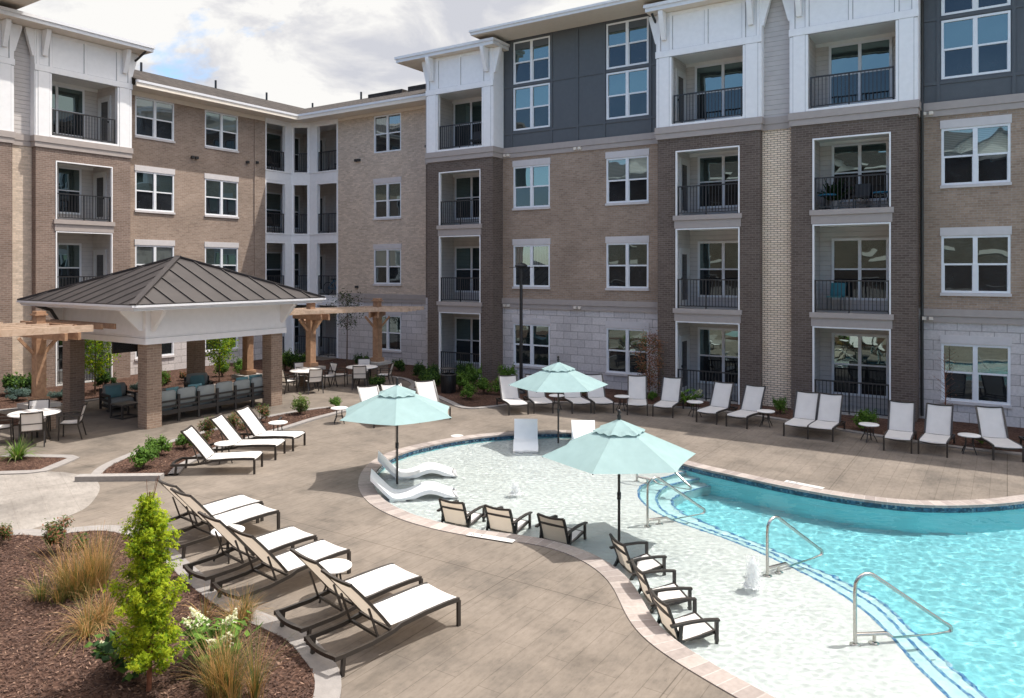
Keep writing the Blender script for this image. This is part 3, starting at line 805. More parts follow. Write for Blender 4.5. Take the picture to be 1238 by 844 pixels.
def window(fr, u0, u1, ztop, parent, org, header=True, h=1.78, curt=None, split=.5):
    """ztop: top of header (or of frame); double unit with two sashes each"""
    zt = ztop - (.25 if header else 0); zb = zt - h + (.09 if header else 0)
    um = (u0 + u1) / 2; fw = .065
    mb = MB()
    if header: fbox(mb, fr, u0 - .03, u1 + .03, -.04, .025, zt + .004, ztop, 1); fbox(mb, fr, u0 - .03, u1 + .03, -.06, .055, zb - .09, zb - .003, 1)
    n0, n1 = -.10, -.005
    fbox(mb, fr, u0, u0 + fw, n0, n1, zb, zt); fbox(mb, fr, u1 - fw, u1, n0, n1, zb, zt)
    fbox(mb, fr, u0 + fw, u1 - fw, n0, n1, zt - fw, zt); fbox(mb, fr, u0 + fw, u1 - fw, n0, n1, zb, zb + fw)
    fbox(mb, fr, um - .06, um + .06, n0, n1 + .004, zb + fw, zt - fw)
    zm = zb + (zt - zb) * split
    for a, b in ((u0 + fw, um - .06), (um + .06, u1 - fw)):
        fbox(mb, fr, a, b, n0, n1 - .02, zm - .028, zm + .028)
        fbox(mb, fr, a, a + .022, n0, n1 - .035, zb + fw, zm - .028); fbox(mb, fr, b - .022, b, n0, n1 - .035, zb + fw, zm - .028)
    f = mb.build('window', ['white_window', 'header_panel'], parent, org)
    r = random.Random(wcount[0] * 7 + 3); wcount[0] += 1
    for nm, za, zc, nn in (('pane', zm, zt - fw, -.05), ('screen', zb + fw, zm, -.065)):
        g = MB()
        for a, b in ((u0 + fw, um - .06), (um + .06, u1 - fw)):
            t1, t2 = r.uniform(-.006, .006), r.uniform(-.006, .006)
            g.face([fr(a, nn + t1, za), fr(b, nn - t1 + t2, za), fr(b, nn - t1, zc), fr(a, nn + t1 - t2, zc)])
        mt = 'glass_screen' if nm == 'screen' else (curt or r.choice(['glass', 'glass', 'glass', 'glass_blind', 'glass_curtain']))
        g.build(nm, mt, f, org)
    return f
def railing(fr, u0, u1, zb, parent, org, n=0.0, h=1.02, name='balcony_railing'):
    mb = MB()
    fbox(mb, fr, u0, u1, n - .025, n + .025, zb + h - .04, zb + h); fbox(mb, fr, u0, u1, n - .018, n + .018, zb + .07, zb + .10)
    k = max(2, int(round((u1 - u0) / .115)))
    for i in range(k + 1):
        u = u0 + .02 + (u1 - u0 - .04) * i / k; w = .02 if i in (0, k, k // 2) else .009
        fbox(mb, fr, u - w, u + w, n - w, n + w, zb if w > .01 else zb + .1, zb + h - .04)
    return mb.build(name, 'rail_metal', parent, org)
def balcony(fr, u0, u1, zf, zc, parent, org, n=0.0, depth=1.75, door='lo', rail=True, n_rail=-.08, winfrac=(.38, 1.02), white=False, ext=.12):
    """recess behind an opening: floor, ceiling, cheeks, back wall with a double window and a side door"""
    mb = MB(); a, b = u0 - ext, u1 + .12; t = .14
    A = lambda u, nn, z: fr(u, n + nn, z)
    mb.face([A(a, -t, zf), A(b, -t, zf), A(b, -depth, zf), A(a, -depth, zf)], 2)
    mb.face([A(u0, 0, zf), A(u1, 0, zf), A(u1, -t, zf), A(u0, -t, zf)], 2)
    mb.face([A(a, -t, zc + .12), A(b, -t, zc + .12), A(b, -depth, zc + .12), A(a, -depth, zc + .12)], 1)
    for u in (a, b): mb.face([A(u, -t, zf), A(u, -depth, zf), A(u, -depth, zc + .12), A(u, -t, zc + .12)], 0)
    mb.face([A(a, -depth, zf), A(b, -depth, zf), A(b, -depth, zc + .12), A(a, -depth, zc + .12)], 0)
    # inside faces of the front wall
    mb.face([A(a, -t, zf), A(u0, -t, zf), A(u0, -t, zc + .12), A(a, -t, zc + .12)], 0)
    mb.face([A(u1, -t, zf), A(b, -t, zf), A(b, -t, zc + .12), A(u1, -t, zc + .12)], 0)
    mb.face([A(u0, -t, zc), A(u1, -t, zc), A(u1, -t, zc + .12), A(u0, -t, zc + .12)], 0)
    # white edging around the opening
    e = .045
    if not white:
        fbox(mb, fr, u0, u0 + e, n - .10, n + .02, zf, zc, 3); fbox(mb, fr, u1 - e, u1, n - .10, n + .02, zf, zc, 3); fbox(mb, fr, u0, u1, n - .10, n + .021, zc - e, zc, 3)
    # crown trim at the ceiling
    fbox(mb, fr, a, b, n - depth, n - depth + .05, zc, zc + .118, 1)
    bal = mb.build('balcony', ['siding_taupe', 'ceiling_white', 'floor_concrete', 'white_trim'], parent, org)
    # window on the back wall
    W = MB(); wu0 = u0 + (u1 - u0) * winfrac[0]; wu1 = u0 + (u1 - u0) * winfrac[1]; nb = n - depth; zb, zt = zf + .42, zf + 2.30
    if zt > zc - .05: zt = zc - .06
    um = (wu0 + wu1) / 2; fw = .08; zm = (zb + zt) / 2
    for q in ((wu0 - fw, wu0, zb - fw, zt + fw), (wu1, wu1 + fw, zb - fw, zt + fw), (wu0, wu1, zt, zt + fw), (wu0, wu1, zb - fw, zb), (um - .05, um + .05, zb, zt)):
        fbox(W, fr, q[0], q[1], nb + .002, nb + .05, q[2], q[3], 0)
    for p, q in ((wu0, um - .05), (um + .05, wu1)):
        fbox(W, fr, p, q, nb + .002, nb + .04, zm - .025, zm + .025, 0)
        W.face([fr(p, nb + .02, zm), fr(q, nb + .022, zm), fr(q, nb + .018, zt), fr(p, nb + .021, zt)], 1)
        W.face([fr(p, nb + .02, zb), fr(q, nb + .021, zb), fr(q, nb + .02, zm), fr(p, nb + .022, zm)], 2)
    W.build('balcony_window', ['white_window', 'glass', 'glass_screen'], bal, org)
    # door on a cheek wall
    D = MB(); du = a if door == 'lo' else b; sg = 1 if door == 'lo' else -1
    d0, d1 = n - depth + .22, n - depth + 1.02
    def dbox(na, nb_, za, zb_, th, m): fbox(D, fr, du + sg * .002, du + sg * th, na, nb_, za, zb_, m)
    dbox(d0 - .08, d0, zf, zf + 2.12, .05, 0); dbox(d1, d1 + .08, zf, zf + 2.12, .05, 0); dbox(d0, d1, zf + 2.04, zf + 2.12, .05, 0)
    dbox(d0, d1, zf + .02, zf + .25, .03, 0); dbox(d0, d1, zf + 1.9, zf + 2.04, .03, 0); dbox(d0, d0 + .14, zf + .25, zf + 1.9, .03, 0); dbox(d1 - .14, d1, zf + .25, zf + 1.9, .03, 0)
    dbox(d0 + .14, d1 - .14, zf + .25, zf + 1.9, .018, 1); dbox(d1 - .09, d1 - .05, zf + .98, zf + 1.06, .075, 2)
    D.build('balcony_door', ['door_white', 'door_glass', 'rail_metal'], bal, org)
    if rail: railing(fr, u0 + .05, u1 - .05, zf, bal, org, n + n_rail)
    return bal

BORG = (-16.0, 26.0, 0.0)
BLD = empty('apartment_building', BORG)
tag(BLD, 'four storey brick apartment building with white balcony towers around the pool courtyard', 'building')
FL = 3.2; HT = 2.565
def P(mb, name, mats): return split_build(mb, name, mats, BLD, BORG)

# --- wing along the pool, recessed walls
fr0 = Fr('r', 25.945); frb = Fr('r', 25.2); frs = Fr('r', 25.48)
def recess(u0, u1, wins):
    ops = []
    for k in range(3):
        for a, b in wins:
            zt = HT + FL * k - .25; ops.append((a, b, zt - 1.69, zt))
    mb = MB()
    fwall(mb, fr0, u0, u1, 0, 3.0, [o for o in ops if o[3] < 3], 1)
    fwall(mb, fr0, u0, u1, 3.28, 9.14, [o for o in ops if o[3] > 3], 0)
    P(mb, 'wall', ['brick_mid', 'stone'])
    mb = MB()
    for z0, z1, z2 in ((2.94, 3.12, 3.34), (9.10, 9.28, 9.52)):
        fbox(mb, fr0, u0, u1, -.02, .05, z0, z1); fbox(mb, fr0, u0, u1, -.02, .08, z1 + .006, z2)
    P(mb, 'belt_course', 'taupe_trim')
    # dark panelled top storeys
    lofts = [(a, b, 10.20, 11.95) for a, b in wins] + [(a, b, 12.10, 13.82) for a, b in wins]
    mb = MB(); fwall(mb, fr0, u0, u1, 9.5, 14.03, lofts, 0, -.01)
    us = [u0 + .04, u1 - .04]
    for a, b in wins: us += [a - .08, b + .08]
    mid = (wins[0][1] + wins[-1][0]) / 2
    if len(wins) > 1: us.append(mid)
    for u in us: fbox(mb, fr0, u - .045, u + .045, -.02, .022, 9.525, 14.02)
    for z in (10.10, 12.025, 13.94): fbox(mb, fr0, u0, u1, -.02, .018, z - .045, z + .045)
    P(mb, 'panel_wall', 'gray_panel')
    for k in range(3):
        for a, b in wins: window(fr0, a, b, HT + FL * k, BLD, BORG, curt='glass' if k == 0 else None)
    for a, b in wins:
        window(fr0, a, b, 11.95, BLD, BORG, False, 1.75, 'glass'); window(fr0, a, b, 13.82, BLD, BORG, False, 1.72, 'glass')
    mb = MB()
    for u in (u0 + .15, u0 + .33, mid - .05, mid + .14):
        for z in (3.0, 9.16): fbox(mb, fr0, u - .055, u + .055, .05, .14, z, z + .10)
    P(mb, 'wall_vent', 'soffit')
recess(-17.45, -10.35, [(-16.93, -15.2), (-12.72, -11.01)])
recess(-2.24, 4.86, [(-1.65, .08), (2.56, 4.29)])

def bracket(mb, fr, u, n, zt, h=.75, d=.42, w=.16):
    p = [(n + .002, zt - h), (n + .10, zt - h), (n + d, zt - .10), (n + d, zt), (n + .002, zt)]
    v = [fr(u - w / 2, a, z) for a, z in p] + [fr(u + w / 2, a, z) for a, z in p]; m = len(p)
    mb.mesh(v, [tuple(range(m)), tuple(range(2 * m - 1, m - 1, -1))] + [(i, (i + 1) % m, m + (i + 1) % m, m + i) for i in range(m)])
def bay(fr, u0, u1, o0, o1, w0, w1, back, door, dz=0.0, skip=(), win=(.12, .90), ext=.12):
    """brick tower with recessed balconies and a white top storey. o: brick openings, w: white opening"""
    lv = [(0.0, 2.73), (3.17, 5.94), (6.40, 8.65)]
    lv = [(a + dz * (i > 0), b + dz) for i, (a, b) in enumerate(lv)]
    mb = MB(); ops = [(o0, o1, a, b) for a, b in lv]
    fwall(mb, fr, u0, u1, 0, 9.14 + dz, ops)
    for u in (u0, u1): mb.face([fr(u, 0, 0), fr(u, -back, 0), fr(u, -back, 9.14 + dz), fr(u, 0, 9.14 + dz)])
    P(mb, 'wall', 'brick_dark' if fr.k == 'r' else 'brick_leftbay')
    mb = MB()
    for z0, z1, z2 in ((9.10 + dz, 9.29 + dz, 9.52 + dz),):
        fbox(mb, fr, u0 - .05, u1 + .05, -back, .05, z0, z1); fbox(mb, fr, u0 - .08, u1 + .08, -back, .08, z1 + .005, z2)
    for z in (2.73, 5.95):
        fbox(mb, fr, o0 - .04, o1 + .04, -.13, .03, z + dz, z + .27 + dz); fbox(mb, fr, o0 - .08, o1 + .08, -.13, .075, z + .275 + dz, z + .44 + dz)
    P(mb, 'belt_course', 'taupe_trim')
    zt = 13.52 + dz; zb = 9.5 + dz
    mb = MB(); fwall(mb, fr, u0, u1, zb, zt, [(w0, w1, zb + .1, 11.98 + dz)])
    for u in (u0, u1): mb.face([fr(u, 0, zb), fr(u, -back, zb), fr(u, -back, zt), fr(u, 0, zt)])
    for a, b in ((u0 - .02, w0), (w1, u1 + .02)):                       # pier boards
        fbox(mb, fr, a, b, -.02, .036, zb + .02, 11.97 + dz); fbox(mb, fr, a + .09, b - .09, .03, .05, zb + .021, 11.968 + dz)
    fbox(mb, fr, u0 - .06, u1 + .06, -.02, .065, 11.975 + dz, 12.2 + dz)   # beam board
    for u in (u0 + .06, w0 - .03, (w0 + w1) / 2, w1 + .03, u1 - .06): fbox(mb, fr, u - .05, u + .05, -.02, .042, 12.205 + dz, zt)
    fbox(mb, fr, u0, u1, -.02, .024, zt - .12, zt - .001)
    for u in (u0 + .06, w0 - .03, (w0 + w1) / 2, w1 + .03, u1 - .06):  # thin gray strips at board edges, shadow lines put in as colour
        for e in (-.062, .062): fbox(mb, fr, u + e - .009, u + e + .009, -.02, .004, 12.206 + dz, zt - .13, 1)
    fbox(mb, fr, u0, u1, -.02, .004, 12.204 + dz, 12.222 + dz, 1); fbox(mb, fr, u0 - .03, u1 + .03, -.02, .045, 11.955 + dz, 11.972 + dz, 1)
    for a, b in ((u0 - .02, w0), (w1, u1 + .02)):
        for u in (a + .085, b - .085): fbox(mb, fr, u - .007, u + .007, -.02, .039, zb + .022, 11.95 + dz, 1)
    fbox(mb, fr, w0 - .06, w1 + .06, -.13, .05, zb + .021, zb + .1)
    for u in (u0 - .02, u1 + .02):
        fbox(mb, fr, u - .03, u + .03, -back + .01, .01, zb + .03, zt - .01)
    P(mb, 'tower_top', ['white_trim', 'trim_shade_gray'])
    mb = MB()
    for u in ((u0 + w0) / 2, (u1 + w1) / 2): bracket(mb, fr, u, .03, zt, .95, .40)
    side = Fr({'r': 'l', 'l': 'r'}[fr.k], 0)
    # side brackets
    for u, sg in ((u0, -1), (u1, 1)):
        p = [(.03, zt - 1.0), (.10, zt - 1.0), (.34, zt - .1), (.34, zt), (.03, zt)]
        v = [fr(u + sg * a, -.02, z) for a, z in p] + [fr(u + sg * a, -.18, z) for a, z in p]; m = 5
        mb.mesh(v, [tuple(range(m)), tuple(range(2 * m - 1, m - 1, -1))] + [(i, (i + 1) % m, m + (i + 1) % m, m + i) for i in range(m)])
    P(mb, 'eave_bracket', 'white_trim')
    for k, (a, b) in enumerate(lv):
        if k in skip: continue
        balcony(fr, o0, o1, a if k else .03, b, BLD, BORG, 0, 1.75, door, True, -.07, win, False, ext)
    balcony(fr, w0, w1, 9.6 + dz, 11.98 + dz, BLD, BORG, 0, 1.75, door, True, -.06, win, True, ext)
def flat_roof(name, x0, y0, x1, y1, z0, z1, rise, mats=('gutter_white', 'soffit', 'shingle'), lip=.05):
    mb = MB()
    mb.face([(x0, y0, z0), (x1, y0, z0), (x1, y1, z0), (x0, y1, z0)], 1)
    zm = z0 + (z1 - z0) * .55
    for a, b, e in ((z0, zm, 0), (zm, z1, lip)):
        q = [(x0 - e, y0 - e), (x1 + e, y0 - e), (x1 + e, y1 + e), (x0 - e, y1 + e)]
        for i in range(4):
            p, r = q[i], q[(i + 1) % 4]; mb.face([(*p, a), (*r, a), (*r, b), (*p, b)], 0)
        mb.face([(*p, a if e else a) for p in q], 0) if e else None
    q = [(x0 - lip, y0 - lip), (x1 + lip, y0 - lip), (x1 + lip, y1 + lip), (x0 - lip, y1 + lip)]
    d = min(x1 - x0, y1 - y0) / 2
    t = [(x0 + d, y0 + d), (x1 - d, y0 + d), (x1 - d, y1 - d), (x0 + d, y1 - d)]
    for i in range(4):
        j = (i + 1) % 4; mb.face([(*q[i], z1), (*q[j], z1), (*t[j], z1 + rise), (*t[i], z1 + rise)], 2)
    mb.face([(*p, z1 + rise) for p in t], 2)
    return P(mb, name, list(mats))
bay(frb, -20.85, -17.45, -20.22, -18.05, -20.27, -17.97, .74, 'hi', win=(-.18, .60), ext=.58)
bay(frb, -10.35, -6.78, -9.68, -7.45, -9.82, -7.34, .74, 'lo')
bay(frb, -5.80, -2.24, -5.15, -2.92, -5.28, -2.79, .74, 'hi', win=(.15, .85))
bay(frb, 4.86, 8.4, 5.5, 7.7, 5.4, 7.85, .74, 'lo')
# strips between the towers
def strip_wall(fr, u0, u1, dz=0.0, low=None, mats=('brick_tan', 'siding', 'taupe_trim', 'stone')):
    mb = MB()
    if low: fwall(mb, fr, u0, u1, 0, low, (), 3); fwall(mb, fr, u0, u1, low, 9.12, (), 0)
    else: fwall(mb, fr, u0, u1, 0, 9.12 + dz, (), 0)
    fwall(mb, fr, u0, u1, 9.5 + dz, 13.52 + dz, (), 1)
    fbox(mb, fr, u0, u1, -.02, .04, 9.10 + dz, 9.29 + dz, 2); fbox(mb, fr, u0, u1, -.02, .06, 9.295 + dz, 9.52 + dz, 2)
    P(mb, 'wall', list(mats))
strip_wall(frs, -6.78, -5.80)
strip_wall(Fr('r', 25.5), -21.2, -20.85, 0, 3.3, ('brick_dark', 'siding', 'taupe_trim', 'stone'))
mb = MB(); mb.face([(-21.2, 25.5, 0), (-21.2, 27.3, 0), (-21.2, 27.3, 13.52), (-21.2, 25.5, 13.52)]); P(mb, 'wall', 'siding')
flat_roof('tower_roof', -22.30, 24.80, -17.16, 30.0, 13.53, 13.78, .35)
flat_roof('tower_roof', -10.62, 24.72, -1.95, 31.0, 13.53, 13.78, .35)
flat_roof('tower_roof', 4.6, 24.72, 8.7, 31.0, 13.53, 13.78, .35)
flat_roof('loft_roof', -18.05, 24.5, -9.9, 34.0, 13.93, 14.12, 1.2)
flat_roof('loft_roof', -2.7, 24.5, 5.2, 34.0, 13.93, 14.12, 1.2)
mb = MB(); mb.box(-17.4, 25.96, 13.5, -10.4, 33.5, 13.94); mb.box(-2.2, 25.96, 13.5, 4.8, 33.5, 13.94); mb.box(-21.2, 27.4, 0, 8.4, 34, 13.5); P(mb, 'core_wall', 'gray_panel')
# downspouts
mb = MB()
for x in (-10.44, -2.15): mb.tube([(x, 24.9, 13.5), (x, 25.3, 13.25), (x, 25.86, 13.1), (x, 25.86, 9.7), (x, 25.78, 9.55), (x, 25.78, 9.1), (x, 25.87, 8.95), (x, 25.87, .1)], .045, 8)
P(mb, 'downspout', 'downspout_metal')

# --- end wall beyond the corner
frc = Fr('r', 27.3)
cw = (-25.98, -24.22)
mb = MB(); opsC = [(cw[0], cw[1], HT + FL * k - 1.94, HT + FL * k - .25) for k in range(3)] + [(cw[0], cw[1], 10.22, 12.03)]
fwall(mb, frc, -28.45, -21.2, 0, 2.96, [opsC[0]], 1); fwall(mb, frc, -28.45, -21.2, 3.32, 12.75, opsC[1:], 0)
P(mb, 'wall', ['brick_tan_center', 'stone'])
mb = MB(); fbox(mb, frc, -28.4, -21.2, -.02, .05, 2.94, 3.12); fbox(mb, frc, -28.4, -21.2, -.02, .08, 3.126, 3.34); P(mb, 'belt_course', 'taupe_trim')
for k in range(3): window(frc, cw[0], cw[1], HT + FL * k, BLD, BORG)
window(frc, cw[0], cw[1], 12.03, BLD, BORG, False, 1.81, 'glass_curtain')
mb = MB()
for u, z in ((-27.15, 9.9), (-26.95, 9.9), (-22.6, 10.2), (-22.4, 10.2), (-27.1, 3.6), (-22.5, 3.03), (-22.3, 3.03)): fbox(mb, frc, u - .07, u + .07, 0, .12, z, z + .12)
P(mb, 'wall_vent', 'downspout_metal')

# --- left wing
DZ = .064
frl = Fr('l', -31.347)
lw = [(18.295, 20.115), (21.67, 23.49)]
mb = MB(); opsL = [(a, b, HT + DZ + FL * k - 1.94, HT + DZ + FL * k - .25) for k in range(4) for a, b in lw]
fwall(mb, frl, 17.5, 25.07, 0, 3.0, [o for o in opsL if o[3] < 3], 1); fwall(mb, frl, 17.5, 25.07, 3.0, 12.5, [o for o in opsL if o[3] > 3], 0)
fbox(mb, frl, 24.42, 25.07, -.02, .05, 3.0, 12.3, 0); fbox(mb, frl, 24.42, 25.07, -.02, .05, 0, 2.998, 1)
P(mb, 'wall', ['brick_left', 'stone'])
for k in range(4):
    for a, b in lw: window(frl, a, b, HT + DZ + FL * k, BLD, BORG, True)
mb = MB()
for u, z in ((21.0, 9.62), (21.2, 9.62), (24.0, 9.75), (24.55, 9.8)): fbox(mb, frl, u - .07, u + .07, 0, .13, z, z + .12)
P(mb, 'wall_vent', 'downspout_metal')
frlb = Fr('l', -30.62); frls = Fr('l', -30.93)
bay(frlb, 13.99, 17.67, 14.70, 16.91, 14.55, 17.10, .73, 'hi', DZ, (), (.0, .80))
bay(frlb, 9.5, 13.19, 10.3, 12.45, 10.2, 12.6, .73, 'lo', DZ, (0,))
strip_wall(frls, 13.19, 13.99, DZ, None, ('brick_tan_center', 'siding', 'taupe_trim', 'stone'))
flat_roof('tower_roof', -36.0, 9.2, -29.85, 18.22, 13.60, 13.86, .35)
# dark loft end with its own deep eave
mb = MB(); mb.box(-36, 3.0, 0, -31.35, 9.5, 9.2, 0); mb.box(-36, 3.0, 9.2, -31.35, 12.9, 14.05, 1); P(mb, 'wall', ['brick_left', 'gray_panel'])
flat_roof('loft_roof', -38.0, 1.0, -28.1, 13.25, 14.06, 14.26, 1.2, ('soffit', 'soffit', 'shingle'))
mb = MB(); mb.box(-36, 3, 0, -33.2, 29.5, 12.4); P(mb, 'core_wall', 'gray_panel')
mb = MB(); x = -30.55; mb.tube([(-29.95, 17.95, 13.6), (-30.6, 17.9, 13.3), (-31.28, 17.78, 13.1), (-31.28, 17.78, 9.6), (-31.0, 17.78, 9.4), (-31.0, 17.78, 9.1), (-31.28, 17.78, 8.9), (-31.28, 17.78, .1)], .045, 8); P(mb, 'downspout', 'downspout_metal')
# long roofs with boxed eaves
mb = MB()
def slope_roof(mb):
    ex, ey, ez = -30.3, 26.3, 12.45
    # left wing: eave along Y at x = ex
    mb.face([(ex, 17.7, ez), (ex, 28.0, ez), (-34.2, 32.0, 13.9), (-34.2, 17.7, 13.9)], 0)
    mb.face([(-31.9, 26.3, ez), (-21.0, ey, ez), (-21.0, 30.2, 13.9), (-35.0, 30.2, 13.9)], 0)
    mb.face([(-34.2, 17.7, 13.9), (-34.2, 32, 13.9), (-38, 32, 13.0), (-38, 17.7, 13.0)], 0)
    mb.face([(-21, 30.2, 13.9), (-35, 30.2, 13.9), (-35, 34, 13.0), (-21, 34, 13.0)], 0)
slope_roof(mb); P(mb, 'pitched_roof', 'shingle')
mb = MB()
mb.box(-30.38, 17.75, 12.34, -30.27, 26.34, 12.44, 0); mb.box(-30.38, 17.75, 12.17, -30.30, 26.3, 12.338, 2)
mb.box(-30.268, 26.27, 12.34, -21.2, 26.38, 12.44, 0); mb.box(-30.298, 26.30, 12.17, -21.2, 26.38, 12.338, 2)
mb.face([(-31.4, 17.7, 12.2), (-30.36, 17.7, 12.2), (-30.36, 27.35, 12.2), (-31.4, 27.35, 12.2)], 1)
mb.face([(-30.36, 26.34, 12.204), (-21.2, 26.34, 12.204), (-21.2, 27.35, 12.204), (-30.36, 27.35, 12.204)], 1)
fbox(mb, frl, 17.7, 25.05, -.02, .06, 12.0, 12.196, 1); fbox(mb, frc, -28.4, -21.2, -.02, .06, 12.06, 12.196, 1)
P(mb, 'eave', ['gutter_white', 'soffit', 'soffit'])
mb = MB()
for x, y, z in ((-34.1, 20.2, 13.85), (-34.1, 24.2, 13.85), (-34.1, 27.4, 13.85), (-34.0, 30.6, 13.85), (-29.5, 30.0, 13.8), (-24.6, 30.0, 13.8), (-22.4, 28.5, 13.3)): mb.tube([(x, y, z - .1), (x, y, z + .42)], .055, 8)
P(mb, 'vent_pipe', 'lamp_black')
mb = MB(); mb.box(-28.6, 29.6, 13.3, -26.2, 30.1, 13.88); mb.box(-25.8, 29.6, 13.3, -23.6, 30.1, 13.93); P(mb, 'roof_curb', 'shingle')

# --- chamfered corner with stacked balconies
def corner():
    A, B, Cc, D = (-31.347, 25.07), (-31.347, 26.75), (-30.52, 27.3), (-28.45, 27.3)
    path = [Vector(A), Vector(B), Vector(Cc), Vector(D)]
    mb = MB()
    def run(z0, z1, out, th=.16, m=0):
        o = offset(path, -out); i = offset(path, th)
        # outside is towards the courtyard (right of the walking direction)
        for k in range(3):
            a, b, c, d = o[k], o[k + 1], i[k + 1], i[k]
            v = [(p.x, p.y, z0) for p in (a, b, c, d)] + [(p.x, p.y, z1) for p in (a, b, c, d)]
            mb.mesh(v, [(0, 1, 2, 3), (4, 7, 6, 5), (0, 4, 5, 1), (1, 5, 6, 2), (2, 6, 7, 3), (3, 7, 4, 0)], m)
    for zf in (3.2, 6.4, 9.6):
        top = zf; bot = zf - (.66 if zf > 9 else .52)
        run(bot, top - .07, .03); run(top - .066, top, .07); run(bot + .16, bot + .19, .045)
    run(11.95, 12.62, .03)
    P(mb, 'corner_fascia', 'white_trim')
    mb = MB()
    def col(cx, cy, w, d, ang, z0, z1):
        c, s_ = math.cos(ang), math.sin(ang); q = [(-w / 2, -d / 2), (w / 2, -d / 2), (w / 2, d / 2), (-w / 2, d / 2)]
        mb.prism([(cx + x * c - y * s_, cy + x * s_ + y * c) for x, y in q], z0, z1)
    for zf in (0.03, 3.2, 6.4, 9.6):
        zt = {0.03: 2.7, 3.2: 5.9, 6.4: 8.96, 9.6: 12.0}[zf]
        col(-31.40, 26.55, .22, .46, 0, zf, zt); col(-31.33, 26.85, .16, .20, R(34), zf, zt)
        col(-30.60, 27.32, .16, .20, R(34), zf, zt); col(-30.22, 27.36, .52, .22, 0, zf, zt)
        col(-31.40, 25.11, .20, .08, 0, zf, zt); col(-28.49, 27.36, .08, .20, 0, zf, zt)
    P(mb, 'corner_column', 'white_trim')
    for zf in (0.03, 3.2, 6.4, 9.6):
        zt = {0.03: 2.95, 3.2: 6.2, 6.4: 9.3, 9.6: 12.1}[zf]
        mb = MB(); f = zf - .02
        poly = [(-31.36, 25.07), (-31.36, 26.75), (-30.52, 27.31), (-28.45, 27.31), (-28.45, 29.1), (-33.1, 29.1), (-33.1, 25.07)]
        mb.face([(x, y, f) for x, y in poly], 2); mb.face([(x, y, zt) for x, y in poly], 1)
        for i in (4, 5, 6, 3):
            p, q = poly[i], poly[(i + 1) % 7]; mb.face([(*p, f), (*q, f), (*q, zt), (*p, zt)], 0)
        bal = mb.build('balcony', ['siding_taupe', 'ceiling_white', 'floor_concrete'], BLD, BORG)
        fw = Fr('l', -33.1); W = MB()
        for a, b in ((26.25, 27.5), (27.85, 28.75)):
            zb, z2 = zf + .45, zf + 2.2; zm = (zb + z2) / 2
            for q in ((a - .08, a, zb - .08, z2 + .08), (b, b + .08, zb - .08, z2 + .08), (a, b, z2, z2 + .08), (a, b, zb - .08, zb), (a, b, zm - .03, zm + .03)):
                fbox(W, fw, q[0], q[1], .002, .05, q[2], q[3], 0)
            W.face([fw(a, .02, zm), fw(b, .02, zm), fw(b, .02, z2), fw(a, .02, z2)], 1); W.face([fw(a, .02, zb), fw(b, .02, zb), fw(b, .02, zm), fw(a, .02, zm)], 2)
        W.build('balcony_window', ['white_window', 'glass', 'glass_screen'], bal, BORG)
        fd = Fr('r', 29.1); Dm = MB(); a, b = -32.3, -31.4
        for q in ((a - .08, a, zf, zf + 2.15), (b, b + .08, zf, zf + 2.15), (a, b, zf + 2.05, zf + 2.15)): fbox(Dm, fd, q[0], q[1], .002, .05, q[2], q[3], 0)
        fbox(Dm, fd, a, a + .14, .002, .03, zf + .02, zf + 2.05); fbox(Dm, fd, b - .14, b, .002, .03, zf + .02, zf + 2.05); fbox(Dm, fd, a + .14, b - .14, .002, .03, zf + .02, zf + .25); fbox(Dm, fd, a + .14, b - .14, .002, .018, zf + .25, zf + 2.05, 1)
        Dm.build('balcony_door', ['door_white', 'door_glass'], bal, BORG)
        railing(Fr('l', -31.40), 25.16, 26.32, zf, bal, BORG); railing(Fr('r', 27.36), -29.94, -28.54, zf, bal, BORG)
        Rr = MB(); p, q = Vector((-31.26, 26.95)), Vector((-30.68, 27.32))
        for i in range(7):
            c = p.lerp(q, i / 6); Rr.bar((c.x, c.y, zf + .08), (c.x, c.y, zf + .98), .018, .018)
        Rr.bar((p.x, p.y, zf + 1.0), (q.x, q.y, zf + 1.0), .05, .04); Rr.bar((p.x, p.y, zf + .085), (q.x, q.y, zf + .085), .03, .03)
        Rr.build('balcony_railing', 'rail_metal', bal, BORG)
corner()

# --- the wing the picture is taken from, behind the camera (seen only in the window glass)
OORG = (-12.0, -9.0, 0.0)
OPP = empty('apartment_building', OORG)
tag(OPP, 'brick apartment wing across the pool, mirrored in the upper window glass', 'building')
fo = Fr('b', -6.0)
mb = MB(); fwall(mb, fo, -31, 14, 0, 3.1, (), 1); fwall(mb, fo, -31, 14, 3.1, 9.6, (), 0); fwall(mb, fo, -31, 14, 9.6, 12.2, (), 2)
mb.box(-31, -14, 0, 14, -6.02, 12.15, 2)
mb.build('wall', ['brick_dark', 'stone', 'brick_dark'], OPP, OORG)
mb = MB()
mb.face([(-32, -5.2, 12.1), (15, -5.2, 12.1), (15, -10, 14.0), (-32, -10, 14.0)], 0); mb.face([(-32, -15, 12.1), (15, -15, 12.1), (15, -10, 14.0), (-32, -10, 14.0)], 0)
for gx in (-24, -12, 0, 10):
    mb.face([(gx - 2.6, -4.9, 12.12), (gx, -4.9, 13.9), (gx, -10, 13.98)], 0); mb.face([(gx + 2.6, -4.9, 12.12), (gx, -4.9, 13.9), (gx, -10, 13.98)], 0)
    mb.face([(gx - 2.5, -5.2, 12.1), (gx + 2.5, -5.2, 12.1), (gx, -5.2, 13.8)], 1)
mb.build('roof', ['shingle', 'white_trim'], OPP, OORG)
mb = MB(); mb.box(-32, -5.3, 11.98, 15, -5.15, 12.12); mb.build('gutter', 'gutter_white', OPP, OORG)
for x in range(-29, 12, 4):
    for k in range(4): window(fo, x, x + 1.75, HT + FL * k, OPP, OORG, curt='glass')
